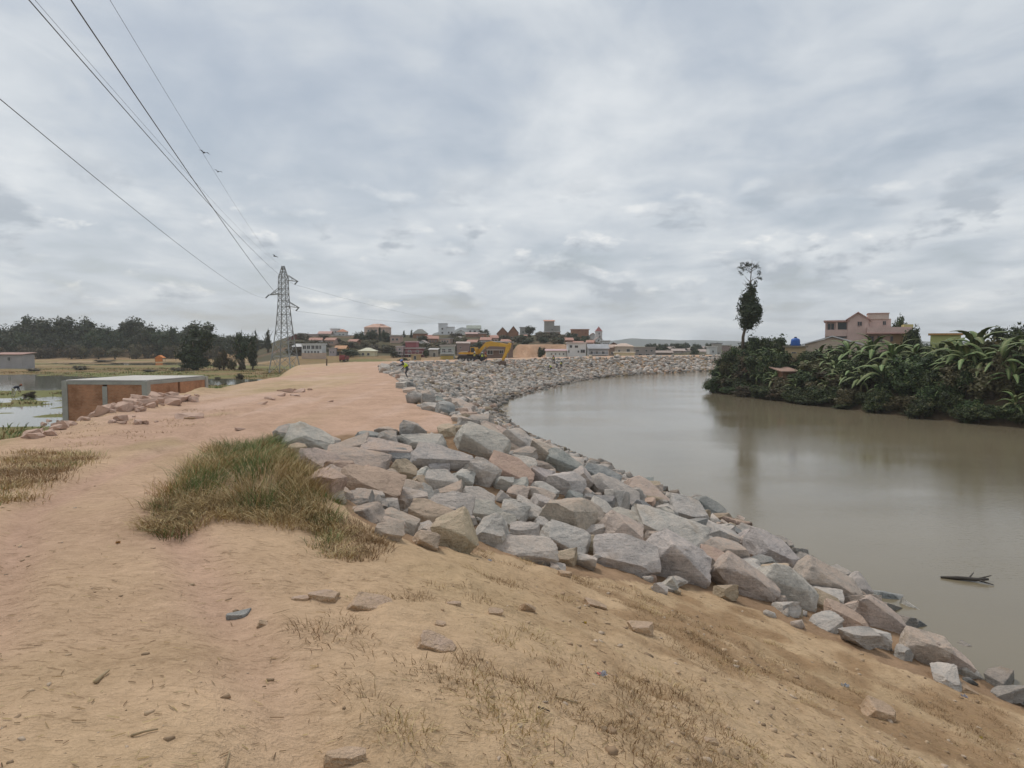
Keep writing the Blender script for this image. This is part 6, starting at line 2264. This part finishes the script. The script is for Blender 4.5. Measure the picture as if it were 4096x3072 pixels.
def scrap(px, py, w, col, lab, name='plastic_scrap', seed=0, col2=None):
    P = hit(px, py)
    r3 = random.Random(seed)
    n_ = 7
    bm = bmesh.new()
    g_ = [[bm.verts.new(((i / (n_ - 1) - .5) * w * (1 + r3.uniform(-.1, .1)), (j / (n_ - 1) - .5) * w * .75, w * (.14 * math.sin(i * 1.9 + seed) + .16 * math.sin(j * 2.3 + i) + r3.uniform(0, .12)) + w * .2)) for j in range(n_)] for i in range(n_)]
    for i in range(n_ - 1):
        for j in range(n_ - 1):
            bm.faces.new((g_[i][j], g_[i + 1][j], g_[i + 1][j + 1], g_[i][j + 1]))
    bmesh.ops.solidify(bm, geom=bm.faces[:], thickness=.0015)
    me = bpy.data.meshes.new(name)
    bm.to_mesh(me)
    bm.free()
    o = link(name, me, pmat('litter_%d' % seed, col, .5, .12, 4.0), None, (P[0], P[1], P[2] - .004), (0, 0, r3.uniform(0, 6)))
    if col2:
        MB().box((w * .18, 0, w * .36), (w * .35, w * .5, .004)).build('printed_patch', pmat('litter_print_%d' % seed, col2, .5), o)
    tag(o, lab, 'litter')


scrap(601, 676.5, .075, (.62, .62, .66), 'crumpled white wrapper with a red edge on the slope', 'wrapper', 1, (.45, .06, .05))
scrap(845, 687, .10, (.60, .62, .66), 'crumpled white plastic scrap by the brown weeds', 'plastic_scrap', 2)
scrap(964, 697, .09, (.58, .56, .62), 'small mauve-white plastic scrap near the last boulders', 'plastic_scrap', 3)
scrap(585, 623, .04, (.70, .50, .05), 'tiny yellow peel lying on the slope', 'peel', 4)
scrap(981, 738, .045, (.66, .52, .10), 'yellow and white scrap on the lower slope', 'paper_scrap', 5)
scrap(118, 543, .05, (.55, .30, .10), 'small orange scrap on the path', 'paper_scrap', 6)
scrap(335.5, 523.5, .05, (.55, .16, .16), 'tiny pink scrap in the brown grass', 'plastic_scrap', 7)
scrap(490, 561, .05, (.66, .66, .72), 'tiny white scrap under the toe of the heap', 'paper_scrap', 8)


def stick(px, py, px2, py2, r_, lab, col=(.36, .27, .16)):
    A, B = hit(px, py), hit(px2, py2)
    A[2] += r_
    B[2] += r_ * 1.5
    mid = (A + B) / 2 + np.array([0, 0, .004])
    tag(MB().tube([tuple(A), tuple(mid), tuple(B)], [r_, r_ * .9, r_ * .6], 6).build('stick', pmat('dry_stalk_%d' % int(col[0] * 99), col, .9, .25, 6), smooth=True), lab, 'stick')


stick(95.5, 684, 109, 673, .010, 'flat pale stick lying across the path')
stick(131, 737, 158, 731, .006, 'thin pale stalk on the dirt of the path')
stick(556, 698, 578, 705, .006, 'straw-coloured stalk on the slope')
stick(538, 708, 550, 713, .006, 'short dark stick on the slope', (.12, .09, .07))
stick(226, 768, 230, 752, .004, 'tiny upright stalk on the path')
# driftwood in the shallows
P = hit(958, 645)
P[2] = .0
dw = empty('driftwood', tuple(P))
DWM = pmat('wet_wood', (.06, .05, .04), .6, .3, 4)
MB().tube([(-.35, .25, .02), (0, .1, .05), (.35, -.05, .06), (.62, -.15, .10)], [.03, .05, .05, .03], 7).build('branch', DWM, dw, smooth=True)
for a_, b2 in (((.35, -.05, .06), (.8, .02, .14)), ((.4, -.08, .06), (.62, -.35, .02)), ((.2, 0, .05), (.45, .18, .16))):
    MB().tube([a_, b2], [.03, .01], 5).build('twig', DWM, dw)
tag(dw, 'dark driftwood branch lying in the water at the edge of the rocks', 'driftwood')

# ================================================================== haze
hb = MB().box((0, 0, 32), (5700, 5700, 76)).mesh('haze')
hm = bpy.data.materials.new('haze_air')
hm.use_nodes = True
t = hm.node_tree
t.nodes.clear()
pv = N(t, 'ShaderNodeVolumePrincipled')
pv.inputs['Color'].default_value = (.95, .975, 1.0, 1)
pv.inputs['Density'].default_value = 0.00027
pv.inputs['Anisotropy'].default_value = 0.1
mo = N(t, 'ShaderNodeOutputMaterial')
L(t, pv.outputs[0], mo.inputs['Volume'])
ho = link('haze', hb, hm)
tag(ho, kind='stuff')
ho['label'] = 'thin pale haze over the river plain'
